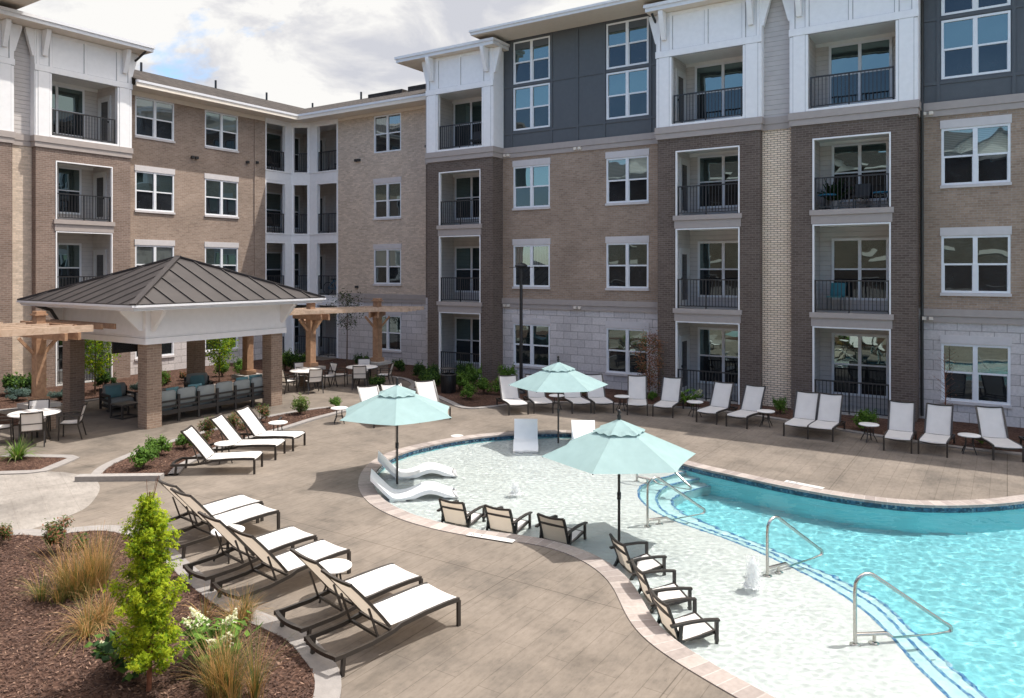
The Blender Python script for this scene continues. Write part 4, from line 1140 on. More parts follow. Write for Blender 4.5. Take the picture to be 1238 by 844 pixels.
# ---------------------------------------------------------------- pavilion
PORG = (-22.6, 14.57, 0.0)
PAV = empty('pavilion', PORG)
tag(PAV, 'open white pavilion with brown standing seam metal hip roof on brick columns', 'pavilion')
def PP(mb, name, mats):
    q = split_build(mb, name, mats, PAV, PORG); return q[0]
PX0, PX1, PY0, PY1 = -24.95, -20.3, 12.19, 16.95
for cx, cy in ((PX0, PY0), (PX1 - .45, PY0), (PX0, PY1 - .45), (PX1 - .45, PY1 - .45)):
    mb = MB(); mb.box(cx, cy, 0, cx + .45, cy + .45, 2.42); PP(mb, 'column', 'brick_column')
mb = MB()
X0, X1, Y0, Y1 = PX0 - .06, PX1 + .06, PY0 - .06, PY1 + .06
def ring(mb, x0, y0, x1, y1, t, z0, z1, m=0):
    mb.box(x0, y0, z0, x1, y0 + t, z1, m); mb.box(x0, y1 - t, z0, x1, y1, z1, m); mb.box(x0, y0 + t, z0, x0 + t, y1 - t, z1, m); mb.box(x1 - t, y0 + t, z0, x1, y1 - t, z1, m)
ring(mb, X0 - .04, Y0 - .04, X1 + .04, Y1 + .04, .56, 2.40, 2.575)
ring(mb, X0, Y0, X1, Y1, .5, 2.58, 3.42)
ring(mb, X0 - .02, Y0 - .02, X1 + .02, Y1 + .02, .1, 2.585, 2.62)
for t in (.42, .5, .58):
    x = X0 + (X1 - X0) * t; y = Y0 + (Y1 - Y0) * t
    mb.box(x - .02, Y0 - .018, 2.625, x + .02, Y1 + .018, 3.40); mb.box(X0 - .018, y - .02, 2.625, X1 + .018, y + .02, 3.40)
for x in (X0 + .0, X1 - .34): mb.box(x - .015, Y0 - .022, 2.625, x + .355, Y1 + .022, 3.41)
for y in (Y0, Y1 - .34): mb.box(X0 - .022, y - .015, 2.625, X1 + .022, y + .355, 3.405)
PP(mb, 'frieze', 'white_trim')
mb = MB()
def kb(mb, base, dirv, side):
    d = Vector((*dirv, 0)); sd = Vector((*side, 0)) * .05; b = Vector(base)
    p = [(.0, -.62), (.08, -.62), (.62, -.06), (.62, 0), (0, 0)]
    v = [b + d * a + Vector((0, 0, z)) - sd for a, z in p] + [b + d * a + Vector((0, 0, z)) + sd for a, z in p]
    mb.mesh(v, [tuple(range(5)), (9, 8, 7, 6, 5)] + [(i, (i + 1) % 5, 5 + (i + 1) % 5, 5 + i) for i in range(5)])
ov = .86; ze = 3.40
for x in (X0 + .17, X1 - .17):
    kb(mb, (x, Y0 - .022, ze), (0, -1), (1, 0)); kb(mb, (x, Y1 + .022, ze), (0, 1), (1, 0))
for y in (Y0 + .17, Y1 - .17):
    kb(mb, (X0 - .022, y, ze), (-1, 0), (0, 1)); kb(mb, (X1 + .022, y, ze), (1, 0), (0, 1))
PP(mb, 'eave_bracket', 'white_trim')
ex0, ex1, ey0, ey1 = X0 - .58, X1 + ov, Y0 - ov, Y1 + ov
mb = MB()
mb.box(ex0, ey0, 3.405, ex1, ey1, 3.44); ring(mb, ex0 - .03, ey0 - .03, ex1 + .03, ey1 + .03, .10, 3.445, 3.53); ring(mb, ex0 - .09, ey0 - .09, ex1 + .09, ey1 + .09, .08, 3.50, 3.56)
PP(mb, 'gutter', 'gutter_white')
AP = Vector(((ex0 + ex1) / 2, (ey0 + ey1) / 2, 4.92)); rz = 3.565
cor = [Vector((ex0 - .06, ey0 - .06, rz)), Vector((ex1 + .06, ey0 - .06, rz)), Vector((ex1 + .06, ey1 + .06, rz)), Vector((ex0 - .06, ey1 + .06, rz))]
mb = MB()
for i in range(4): mb.face([cor[i], cor[(i + 1) % 4], AP])
rf = mb.build('roof', 'roof_metal', PAV, PORG)
mb = MB()
for i in range(4):
    a, b = cor[i], cor[(i + 1) % 4]; m = (a + b) / 2; L = (b - a).length; nrm = (b - a).cross(AP - a).normalized()
    if nrm.z < 0: nrm = -nrm
    k = int(L / .58); up = (AP - m)
    for j in range(1, k):
        t = j / k; f = 1 - abs(2 * t - 1)
        p = a.lerp(b, t); q = p + up * f * .985
        if (q - p).length > .1: mb.bar(p + nrm * .018, q + nrm * .018, .03, .04, 0, nrm)
    mb.bar(a + Vector((0, 0, .0)), b + Vector((0, 0, .0)), .05, .05, 0)
mb.build('roof_seam', 'roof_seam', rf, PORG)
mb = MB()
for i in range(4):
    p, q = cor[i] + Vector((0, 0, .02)), AP + Vector((0, 0, .03)); mb.bar(p, q, .17, .05, 0)
mb.build('hip_cap', 'roof_metal', rf, PORG)
mb = MB(); mb.face([(X0 + .3, Y0 + .3, 2.9), (X1 - .3, Y0 + .3, 2.9), (X1 - .3, Y1 - .3, 2.9), (X0 + .3, Y1 - .3, 2.9)]); PP(mb, 'ceiling', 'cedar')
mb = MB(); mb.tube([(ex0 + .9, ey0 + .02, 3.42), (ex0 + 1.1, ey0 + .35, 3.28), (ex0 + .95, Y0 - .10, 2.7), (ex0 + .95, Y0 - .10, .1)][:3], .05, 8); PP(mb, 'downspout', 'downspout_metal')
tv = empty('television', (-24.35, 14.0, 2.5)); tag(tv, 'black flat television hung under the pavilion ceiling behind the brick column', 'television')
mb = MB(); mb.box(-.05, -.55, -.72, .03, .55, -.10); mb.build('screen', 'screen_black', tv)
mb = MB(); mb.box(-.03, -.05, -.12, .02, .05, .40); mb.build('mount', 'lamp_black', tv)

# ---------------------------------------------------------------- pergolas
def pier(x, y, parent, org, h=.75, w=.62):
    mb = MB(); mb.box(x - w / 2, y - w / 2, 0, x + w / 2, y + w / 2, h - .12); mb.build('pier', 'brick_column', parent, org)
    mb = MB(); q = w / 2 + .09; mb.box(x - q, y - q, h - .117, x + q, y + q, h); mb.build('pier_cap', 'cap_stone', parent, org)
def post(x, y, parent, org, ang, h=.75, top=3.0):
    mb = MB(); w = .135; mb.box(x - w, y - w, h + .002, x + w, y + w, top); mb.box(x - .2, y - .2, h + .003, x + .2, y + .2, h + .16)
    mb.box(x - .12, y - .12, top, x + .12, y + .12, top + .22); mb.box(x - .17, y - .17, top + .22, x + .17, y + .17, top + .26); mb.box(x - .13, y - .13, top + .262, x + .13, y + .13, top + .34)
    mb.build('post', 'cedar', parent, org)
    mb = MB()
    d = Vector((math.cos(ang), math.sin(ang), 0))
    for e in (d, -d, Vector((-d.y, d.x, 0)), Vector((d.y, -d.x, 0))):
        b = Vector((x, y, 0)); mb.bar(b + e * .14 + Vector((0, 0, 2.15)), b + e * .50 + Vector((0, 0, 2.60)), .10, .08)
    mb.build('brace', 'cedar', parent, org)
def beams(segs, parent, org, name='beam', m='cedar_light', w=.07, h=.22):
    for p, q in segs:
        mb = MB(); mb.bar(p, q, w, h); mb.build(name, m, parent, org)
org = (-22.6, 20.3, 0)
pg = empty('pergola', org); tag(pg, 'cedar pergola on three posts arching over the back dining tables', 'pergola')
for x, y, a in ((-22.86, 17.55, R(90)), (-22.65, 20.3, R(80)), (-21.65, 22.95, R(35))):
    pier(x, y, pg, org); post(x, y, pg, org, a)
    d = Vector((-math.sin(a), math.cos(a), 0)); c = Vector((x, y, 2.70))
    beams([(c - d * 1.0 + Vector((math.cos(a) * .17 * s_, math.sin(a) * .17 * s_, 0)), c + d * 1.0 + Vector((math.cos(a) * .17 * s_, math.sin(a) * .17 * s_, 0))) for s_ in (-1, 1)], pg, org, 'crossbeam', 'cedar')
for p, q in (((-22.95, 17.0), (-22.6, 20.9)), ((-22.75, 19.4), (-21.35, 23.5)), ((-22.1, 22.7), (-20.0, 23.45))):
    p, q = Vector(p), Vector(q); n = Vector((-(q - p).y, (q - p).x)).normalized()
    beams([((*(p + n * o), 2.92), (*(q + n * o), 2.92)) for o in (-.9, -.45, 0, .45, .9)], pg, org, 'rafter', 'cedar_light', .05, .14)
org = (-22.9, 10.55, 0)
pg = empty('pergola', org); tag(pg, 'cedar pergola over the dining table at the left pavilion corner', 'pergola')
pier(-22.9, 10.55, pg, org); post(-22.9, 10.55, pg, org, R(80))
beams([((-24.5, 10.40, 2.70), (-21.1, 10.40, 2.70)), ((-24.5, 10.75, 2.70), (-21.1, 10.75, 2.70))], pg, org, 'crossbeam', 'cedar', .08, .2)
beams([((x, 6.2, 2.92), (x + .45, 10.15 + .2 * i, 2.92)) for i, x in enumerate((-24.6, -23.7, -22.8, -21.9, -21.25))], pg, org, 'rafter', 'cedar_light', .07, .18)
beams([((-24.4, 10.75 + .28 * i, 2.925), (-21.3 + .15 * i, 10.75 + .28 * i, 2.925)) for i in range(4)], pg, org, 'rafter', 'cedar', .06, .15)

# ---------------------------------------------------------------- pavilion lounge furniture
def cushion(mb, x0, y0, z0, x1, y1, z1, m=0, r=.05):
    """pillow-edged block"""
    def lay(x0, y0, x1, y1, z): return [(x0 + r, y0, z), (x1 - r, y0, z), (x1, y0 + r, z), (x1, y1 - r, z), (x1 - r, y1, z), (x0 + r, y1, z), (x0, y1 - r, z), (x0, y0 + r, z)]
    L = [lay(x0 + r * .7, y0 + r * .7, x1 - r * .7, y1 - r * .7, z0), lay(x0, y0, x1, y1, z0 + r), lay(x0, y0, x1, y1, z1 - r), lay(x0 + r * .7, y0 + r * .7, x1 - r * .7, y1 - r * .7, z1)]
    v = sum(L, []); fs = [tuple(range(8))[::-1], tuple(range(24, 32))]
    for k in range(3):
        for i in range(8): fs.append((8 * k + i, 8 * k + (i + 1) % 8, 8 * (k + 1) + (i + 1) % 8, 8 * (k + 1) + i))
    mb.mesh(v, fs, m, True)
sofa = empty('sectional_sofa', (-20.98, 14.75, 0), 0); tag(sofa, 'long grey outdoor sectional sofa with its back turned under the pavilion', 'sofa')
n = 6; w = .66; y0 = -n * w / 2
mb = MB()
for i in range(n + 1):
    y = y0 + i * w; mb.box(.24, y - .035, 0, .31, y + .035, .80); mb.box(-.56, y - .035, 0, -.49, y + .035, .30) if i in (0, 2, 4, 6) else None
mb.box(.255, y0, .30, .295, -y0, .36); mb.box(.255, y0, .44, .295, -y0, .49); mb.box(.255, y0, .60, .295, -y0, .65); mb.box(-.56, y0, .24, .30, -y0, .30)
mb.build('frame', 'sofa_frame', sofa)
for i in range(n):
    y = y0 + i * w
    mb = MB(); cushion(mb, -.56, y + .02, .30, .10, y + w - .02, .46); mb.build('seat_cushion', 'cushion_grey', sofa)
    mb = MB(); cushion(mb, .08, y + .025, .46, .24, y + w - .025, .93 + .02 * (i % 2), r=.06); mb.build('back_cushion', 'cushion_grey', sofa)
def pillow(x, y, z, rz, tilt, label):
    o = empty('throw_pillow', (x, y, z), rz); mb = MB(); s = .24; N_ = 8
    for sg in (1, -1):
        v = []; fs = []
        for i in range(N_ + 1):
            for j in range(N_ + 1):
                a, b = 2 * i / N_ - 1, 2 * j / N_ - 1; v.append((a * s, sg * .085 * (1 - a ** 4) * (1 - b ** 4), b * s * .8))
        for i in range(N_):
            for j in range(N_): k = i * (N_ + 1) + j; fs.append((k, k + 1, k + N_ + 2, k + N_ + 1))
        mb.mesh(v, fs, 0, True)
    p = mb.build('throw_pillow', 'pillow_teal'); bpy.data.objects.remove(o)
    p.location = (x, y, z); p.rotation_euler = (tilt, 0, rz); tag(p, label, 'pillow', 'teal pillows in the pavilion'); return p
pillow(-21.08, 13.5, .76, R(100), R(-14), 'teal pillow on the sofa end nearest the front brick column')
pillow(-21.08, 14.25, .77, R(86), R(-14), 'teal pillow on the sofa second from the front brick column')
pillow(-21.10, 16.0, .78, R(92), R(-12), 'teal pillow on the sofa second from its far end')
pillow(-21.08, 16.5, .80, R(80), R(-12), 'teal pillow propped at the far end of the sofa')
def club_chair():
    r = empty('club_chair'); 
    mb = MB()
    for y in (-.42, .36):
        for z in (.16, .34, .50): mb.box(-.40, y, z, .38, y + .06, z + .07)
        mb.box(.32, y, .06, .38, y + .06, .57); mb.box(-.40, y, .06, -.34, y + .06, .72)
    mb.box(-.40, -.42, .16, .38, .42, .22); mb.box(-.42, -.36, .60, -.37, .36, .70); mb.box(-.42, -.36, .36, -.37, .36, .44)
    mb.build('frame', 'wicker', r)
    mb = MB(); mb.lathe([(.34, 0), (.34, .05), (.12, .07), (.12, .16)], 20); mb.build('swivel_base', 'wicker', r)
    mb = MB(); cushion(mb, -.30, -.35, .22, .38, .35, .42); mb.build('seat_cushion', 'cushion_grey', r)
    mb = MB(); cushion(mb, -.38, -.35, .42, -.22, .35, .84, r=.06); mb.build('back_cushion', 'cushion_grey', r)
    tag(r, 'x', 'armchair'); return Kind(r)
cc = club_chair()
cc.put((-23.85, 13.35, 0), R(-8), 'grey slatted armchair with teal pillow by the left pavilion column', 'armchairs under the pavilion')
cc.put((-23.8, 16.2, 0), R(-25), 'grey slatted armchair facing the sofa beside the back pavilion column', 'armchairs under the pavilion')
pillow(-24.02, 13.3, .60, R(82), R(-16), 'teal pillow on the armchair by the left pavilion column')
pillow(-23.98, 16.28, .60, R(65), R(-16), 'teal pillow on the armchair beside the back pavilion column')
ft = empty('fire_table', (-22.9, 14.6, 0)); tag(ft, 'square dark fire table between the sofa and the armchairs', 'table')
mb = MB(); mb.box(-.45, -.45, 0, .45, .45, .52); mb.build('base', 'wicker', ft)
mb = MB(); mb.box(-.52, -.52, .523, .52, .52, .58); mb.build('tabletop', 'tabletop_dark', ft)
et = empty('end_table', (-22.55, 12.85, 0), R(4)); tag(et, 'low square dark end table with open frame legs under the pavilion', 'table')
mb = MB(); mb.box(-.30, -.30, .40, .30, .30, .44); mb.build('tabletop', 'tabletop_dark', et)
for a in (-1, 1):
    for b in (-1, 1): mb = MB(); mb.box(a * .28 - .025, b * .28 - .025, 0, a * .28 + .025, b * .28 + .025, .398); mb.build('leg', 'sofa_frame', et)
mb = MB()
for a in (-.28, .28): mb.box(a - .02, -.255, .01, a + .02, .255, .05); mb.box(-.255, a - .02, .012, .255, a + .02, .052)
mb.build('stretcher', 'sofa_frame', et)
# ---------------------------------------------------------------- chaise longues
def chaise(name, w, back_ang, cat='lounge chair', double=False):
    """local +x towards the foot end, origin between the front feet"""
    r = empty(name); tag(r, 'x', cat)
    L = 1.80; hw = w / 2; hinge = -1.05; zs = .345
    side = [(-L, .225), (-L + .12, .222), (-L + .5, .232), (-L + .8, .275), (hinge + .15, .31), (-.55, .335), (-.2, .342), (0.0, .335)]
    ys = (-hw, hw) if not double else (-hw, 0, hw)
    mb = MB()
    for y in ys: mb.strip([(x, y, z) for x, z in side], .036, .05)
    mb.strip([(-L + .03 - .05 * math.cos(math.pi * t / 8 - math.pi / 2), -hw + 2 * hw * t / 8, .225) for t in range(9)], .045, .045)
    mb.strip([(-.02, -hw + 2 * hw * t / 8, .333 - .055 * math.sin(math.pi * t / 8)) for t in range(9)], .03, .03)
    mb.bar((-L + .62, -hw, .245), (-L + .62, hw, .245), .03, .03); mb.bar((hinge, -hw, .30), (hinge, hw, .30), .03, .03)
    fr = mb.build('frame', 'bronze_frame', r)
    for y in ys:
        mb = MB(); mb.box(-.025, y - .019, 0, .02, y + .019, .325); mb.build('leg', 'bronze_frame', r)
        mb = MB(); mb.bar((-L + .10, y, 0), (-L + .12, y, .215), .045, .038, 0, (1, 0, 0)); mb.build('leg', 'bronze_frame', r)
    spans = [(-hw, hw)] if not double else [(-hw, 0), (0, hw)]
    for y0, y1 in spans:
        mb = MB(); prof = [(hinge + .01, .338), (-.75, .342), (-.5, .352), (-.25, .362), (-.06, .362), (0.0, .350), (.012, .325)]
        a, b = y0 + .022, y1 - .022; nseg = 6
        for i in range(len(prof) - 1):
            for k in range(nseg):
                t0, t1 = k / nseg, (k + 1) / nseg; sag = lambda t: -.012 * math.sin(math.pi * t)
                (xa, za), (xb, zb) = prof[i], prof[i + 1]
                mb.face([(xa, a + (b - a) * t0, za + sag(t0)), (xb, a + (b - a) * t0, zb + sag(t0)), (xb, a + (b - a) * t1, zb + sag(t1)), (xa, a + (b - a) * t1, za + sag(t1))], 0, True)
        mb.build('seat', 'sling', r)
        mb = MB(); ca, sa = math.cos(back_ang), math.sin(back_ang); BL = .82
        pt = lambda s_, o=0: (hinge - ca * s_ - sa * o, .335 + sa * s_ - ca * o)
        for y in (y0 + .012, y1 - .012):
            cur = [pt(s_, .05 * math.sin(math.pi * min(1, s_ / BL)) * -.25) for s_ in (0, .2, .4, .62, .82)]
            mb.strip([(x, y, z) for x, z in cur], .03, .04, 0, (0, 1, 0))
        x, z = pt(BL); mb.strip([(x, y0 + .012 + (y1 - y0 - .024) * t / 6, z - .018 * math.sin(math.pi * t / 6)) for t in range(7)], .035, .03)
        for i in range(5):
            s0, s1 = .005 + i * (BL - .02) / 5, .005 + (i + 1) * (BL - .02) / 5
            for k in range(nseg):
                t0, t1 = k / nseg, (k + 1) / nseg; sg = lambda t: .014 * math.sin(math.pi * t)
                q = []
                for s_, t in ((s0, t0), (s1, t0), (s1, t1), (s0, t1)):
                    x, z = pt(s_, sg(t)); q.append((x, y0 + .028 + (y1 - y0 - .056) * t, z))
                mb.face(q, 1, True)
        mb.build('backrest', ['bronze_frame', 'sling', 'sling_tan'], r)
        mb = MB()
        for y in (y0 + .03, y1 - .03):
            x, z = pt(.40, .03); mb.bar((x, y, z), (-L + .60, y, .245), .02, .025, 0, (0, 1, 0))
        split_build(mb, 'back_support', 'bronze_frame', r, (0, 0, 0))
    return Kind(r)
G1 = 'six chaise longues along the front planting bed'
CH = chaise('chaise_longue', .64, R(50))
for x, y, a, lb in (
    (-6.12, 7.70, 78, 'chaise longue closest to the camera, at the grass end of the front row'),
    (-6.95, 7.95, 78, 'chaise longue second from the grass end, between the closest one and a round table'),
    (-8.49, 8.10, 83, 'chaise longue just across the round table, third from the grass end'),
    (-9.36, 8.25, 82, 'chaise longue beside the lime tree, with a small table on its tree side'),
    (-10.84, 8.74, 84, 'chaise longue behind the lime tree, its front leg clear of the tree'),
    (-11.50, 8.92, 84, 'chaise longue mostly hidden by the lime tree, last in the front row')):
    CH.put((x, y, .026 * 0), R(a), lb, G1)
G2 = 'three chaise longues at the crescent bed'
for x, y, a, lb in (
    (-14.07, 11.08, 37, 'white chaise longue at the bench end of the crescent bed, all four legs in view'),
    (-14.66, 12.18, 31, 'middle chaise longue of the three at the crescent mulch bed'),
    (-14.96, 13.02, 23, 'white chaise longue at the pavilion end of the crescent bed trio')):
    CH.put((x, y, 0), R(a), lb, G2)
G3 = 'chaise longues half hidden by the left umbrella'
for x, y, a, lb in (
    (-14.93, 16.13, -28, 'white chaise longue showing left of the nearest left umbrella beside a round table'),
    (-14.61, 16.83, -28, 'white chaise longue whose top just shows above the left umbrella'),
    (-14.24, 17.79, -33, 'white chaise longue showing right of the left umbrella near the trash bin')):
    CH.put((x, y, 0), R(a), lb, G3)
G4 = 'chaise longues in the shade along the building'
CS = chaise('chaise_longue', .61, R(58))
for x, y, a, lb in (
    (-12.69, 19.74, -43, 'shaded chaise longue by the black lamp post, first in the long row'),
    (-12.18, 20.39, -47, 'shaded chaise longue partly behind the far umbrella on its lamp post side'),
    (-11.17, 21.03, -46, 'shaded chaise longue partly behind the far umbrella on its table side'),
    (-10.59, 21.43, -50, 'shaded chaise longue just clear of the far umbrella, before a stone wall window'),
    (-9.58, 21.70, -66, 'shaded chaise longue in front of the rust coloured bush'),
    (-8.80, 21.84, -80, 'shaded chaise longue beside the ground floor balcony with a hydrangea at its back'),
    (-7.38, 21.68, -92, 'shaded chaise longue in front of the left ground floor balcony railing'),
    (-6.46, 21.56, -95, 'shaded chaise longue in front of the cream brick strip'),
    (-2.27, 20.86, -88, 'shaded chaise longue in front of the dark brick corner and downspout'),
    (-1.51, 20.91, -92, 'shaded chaise longue in front of the thin bare sapling'),
    (0.02, 21.29, -74, 'shaded chaise longue under the large stone wall window'),
    (1.10, 21.70, -72, 'shaded chaise longue cut off by the picture edge')):
    CS.put((x, y, 0), R(a), lb, G4)
CD = chaise('double_chaise_longue', 1.24, R(58), double=True)
CD.put((-4.44, 21.16, 0), R(-90), 'double white chaise longue with two backs in front of the cream brick strip', G4)

# ---------------------------------------------------------------- small round side tables
def side_table():
    r = empty('side_table'); tag(r, 'x', 'side table')
    mb = MB(); mb.lathe([(0, .425), (.235, .425), (.25, .437), (.25, .452), (.235, .46), (0, .46)], 28); mb.build('tabletop', 'table_white', r)
    mb = MB(); mb.lathe([(.10, .412), (.12, .412), (.12, .424), (.10, .424)], 16); mb.lathe([(.10, .20), (.115, .20), (.115, .215), (.10, .215)], 16); mb.build('ring', 'bronze_frame', r)
    for k in range(4):
        a = R(45 + 90 * k); c, s_ = math.cos(a), math.sin(a)
        mb = MB(); mb.tube([(c * t, s_ * t, z) for t, z in ((.11, .42), (.10, .30), (.12, .18), (.18, .07), (.205, 0))], .014, 7); mb.build('leg', 'bronze_frame', r)
    return Kind(r)
ST = side_table(); GT = 'round white side tables between the chaise longues'
for x, y, lb in (
    (-7.72, 7.32, 'round white side table between the two closest pairs of chaise longues'),
    (-10.15, 7.42, 'round white side table beside the lime tree'),
    (-15.30, 11.12, 'round white side table between the first two chaises of the crescent bed'),
    (-16.22, 13.40, 'round white side table behind the crescent bed chaises, on the mulch edge'),
    (-16.42, 15.80, 'round white side table left of the left umbrella'),
    (-12.19, 21.24, 'round side table seen under the rim of the far umbrella'),
    (-10.35, 22.25, 'shaded round side table between the far umbrella and the rust coloured bush'),
    (-8.04, 22.55, 'shaded round side table by the hydrangea in front of the left balcony railing'),
    (-5.80, 22.17, 'shaded round side table at the cream brick strip'),
    (-3.04, 21.75, 'shaded round side table just past the double chaise longue'),
    (-0.78, 21.68, 'shaded round side table under the stone wall window')):
    ST.put((x, y, 0), rnd.uniform(0, 1.5), lb, GT)

# ---------------------------------------------------------------- umbrellas
def umbrella(loc, rot, label):
    r = empty('pool_umbrella', loc, rot); tag(r, label, 'umbrella', 'pale aqua umbrellas standing in the pool')
    RR, zr, za = 1.34, 1.62, 2.23
    mb = MB(); mb.tube([(0, 0, 0), (0, 0, za + .02)], .024, 12); mb.build('pole', 'bronze_frame', r)
    mb = MB(); mb.lathe([(0, za + .17), (.02, za + .165), (.032, za + .14), (.032, za + .11), (.02, za + .09), (.035, za + .07), (.03, za), (0, za)], 14); mb.build('finial', 'lamp_black', r)
    mb = MB()
    def surf(rmin, rmax, z0, z1, nr, sagk, m, lift=0, scal=0.0):
        na = 10
        def pt(k, t, q):
            # q radial 0..1, t across the panel 0..1
            a0, a1 = R(60 * k), R(60 * (k + 1)); rr = rmin + (rmax - rmin) * q; z = z0 + (z1 - z0) * q - .035 * math.sin(math.pi * q) * 0
            p0 = Vector((math.cos(a0), math.sin(a0))) * rr; p1 = Vector((math.cos(a1), math.sin(a1))) * rr
            p = p0.lerp(p1, t); bul = 4 * t * (1 - t)
            p *= 1 - .055 * bul * q * sagk
            return (p.x, p.y, z - .03 * bul * q * sagk + lift + scal * math.sin(t * math.pi * 4) * (q > .99))
        for k in range(6):
            for i in range(nr):
                for j in range(na):
                    q0, q1, t0, t1 = i / nr, (i + 1) / nr, j / na, (j + 1) / na
                    mb.face([pt(k, t0, q0), pt(k, t0, q1), pt(k, t1, q1), pt(k, t1, q0)], m, True)
    surf(.28, RR, za - .155, zr, 6, 1.0, 0)
    for k in range(6):
        a0, a1 = R(60 * k), R(60 * (k + 1))
    mb.build('canopy', 'umbrella_fabric', r)
    mb = MB(); surf(.012, .46, za, za - .185, 4, .5, 0, .0, .016)
    mb.build('vent', 'umbrella_fabric', r)
    for k in range(6):
        a = R(60 * k); c, s_ = math.cos(a), math.sin(a)
        mb = MB(); mb.bar((c * .03, s_ * .03, za - .10), (c * RR * .985, s_ * RR * .985, zr - .014), .014, .02)
        mb.bar((c * .04, s_ * .04, za - .52), (c * RR * .52, s_ * RR * .52, (za - .03) + (zr - za + .02) * .52 - .01), .012, .016); mb.build('rib', 'bronze_frame', r)
    mb = MB(); mb.lathe([(.024, za - .56), (.045, za - .56), (.045, za - .48), (.024, za - .48)], 12); mb.lathe([(.024, .86), (.034, .86), (.034, .98), (.024, .98)], 10); mb.build('hub', 'lamp_black', r)
    mb = MB(); mb.tube([(.06, .03, za - .5), (.066, .035, .25)], .004, 5); mb.build('cord', 'lamp_black', r)
def toward_cam(x, y): return math.atan2(-y, -x)
vd = math.atan2(-math.cos(.58), math.sin(.58))
umbrella((-11.07, 12.35, -.22), vd + R(-53), 'pale aqua umbrella over the white ledge loungers at the left pool end')
umbrella((-10.02, 17.55, -.18), vd + R(-28), 'pale aqua umbrella farthest away, before the shaded chaise row')
umbrella((-5.55, 11.81, -.28), vd + R(-26), 'pale aqua umbrella nearest, standing by the low pool chairs')

# ---------------------------------------------------------------- low armchairs standing in the shallow water
def pool_chair():
    r = empty('pool_armchair'); tag(r, 'x', 'chair'); hw = .29
    mb = MB()
    for y in (-hw, hw):
        mb.strip([(.50, y, .0), (.50, y, .43)], .045, .035, 0, (0, 1, 0)); mb.strip([(-.06, y, 0), (.0, y, .22), (.02, y, .42)], .045, .035, 0, (0, 1, 0))
        split_build(mb, 'leg', 'chair_frame', r, (0, 0, 0)); mb = MB()
    for y in (-hw, hw):
        mb.strip([(-.13, y * 1.06, .425), (.15, y * 1.06, .452), (.35, y * 1.06, .456), (.525, y * 1.06, .44)], .055, .028)
        mb.build('armrest', 'chair_frame', r); mb = MB()
    mb = MB()
    i = hw - .035
    for y in (-i, i): mb.strip([(.50, y, .26), (.25, y, .20), (.02, y, .15)], .035, .045)
    mb.bar((.49, -hw, .255), (.49, hw, .255), .03, .04); mb.bar((.02, -hw, .15), (.02, hw, .15), .03, .04)
    mb.build('seat_frame', 'chair_frame', r)
    mb = MB()
    for k in range(5):
        x0, x1 = .03 + .092 * k, .03 + .092 * (k + 1); z = lambda x: .168 + .1 * (x / .5) + .008
        mb.face([(x0, -i + .01, z(x0)), (x1, -i + .01, z(x1)), (x1, i - .01, z(x1)), (x0, i - .01, z(x0))])
        mb.face([(x0, -i + .01, z(x0) - .014), (x1, -i + .01, z(x1) - .014), (x1, i - .01, z(x1) - .014), (x0, i - .01, z(x0) - .014)])
    mb.build('seat', 'sling', r)
    mb = MB(); B = [(.03, .12), (-.02, .30), (-.08, .48), (-.15, .68)]
    for y in (-i, i): mb.strip([(x, y, z) for x, z in B], .032, .04, 0, (0, 1, 0))
    for (x, z), sag in ((B[3], .02), ((-.095, .52), .0), (B[0], 0.0)):
        mb.strip([(x - .02 * math.sin(math.pi * t / 6), -i + 2 * i * t / 6, z - sag * math.sin(math.pi * t / 6)) for t in range(7)], .03, .035)
    for k in range(3):
        (xa, za), (xb, zb) = B[k], B[k + 1]
        mb.face([(xa - .005, -i + .012, za), (xb - .005, -i + .012, zb), (xb - .005, i - .012, zb), (xa - .005, i - .012, za)], 1)
        pass
    mb.build('backrest', ['chair_frame', 'sling_tan', 'sling'], r)
    return Kind(r)
PC = pool_chair(); GP = 'low armchairs standing in the shallow pool'
for x, y, a, lb in (
    (-8.38, 10.93, 94, 'low armchair in the shallow water nearest the white ledge loungers'),
    (-7.47, 11.07, 93, 'low armchair in the shallow water, middle of the three facing away'),
    (-6.43, 11.16, 88, 'low armchair in the shallow water whose back stands in the umbrella shade'),
    (-4.93, 10.74, 50, 'low armchair in the water shaded by the nearest umbrella pole'),
    (-4.22, 9.92, 42, 'low armchair overlapped by the one in front, in the group by the handrail'),
    (-3.60, 9.16, 47, 'low armchair closest to the camera in the shallow water')):
    PC.put((x, y, -.28), R(a), lb, GP, (1, 1, .92))

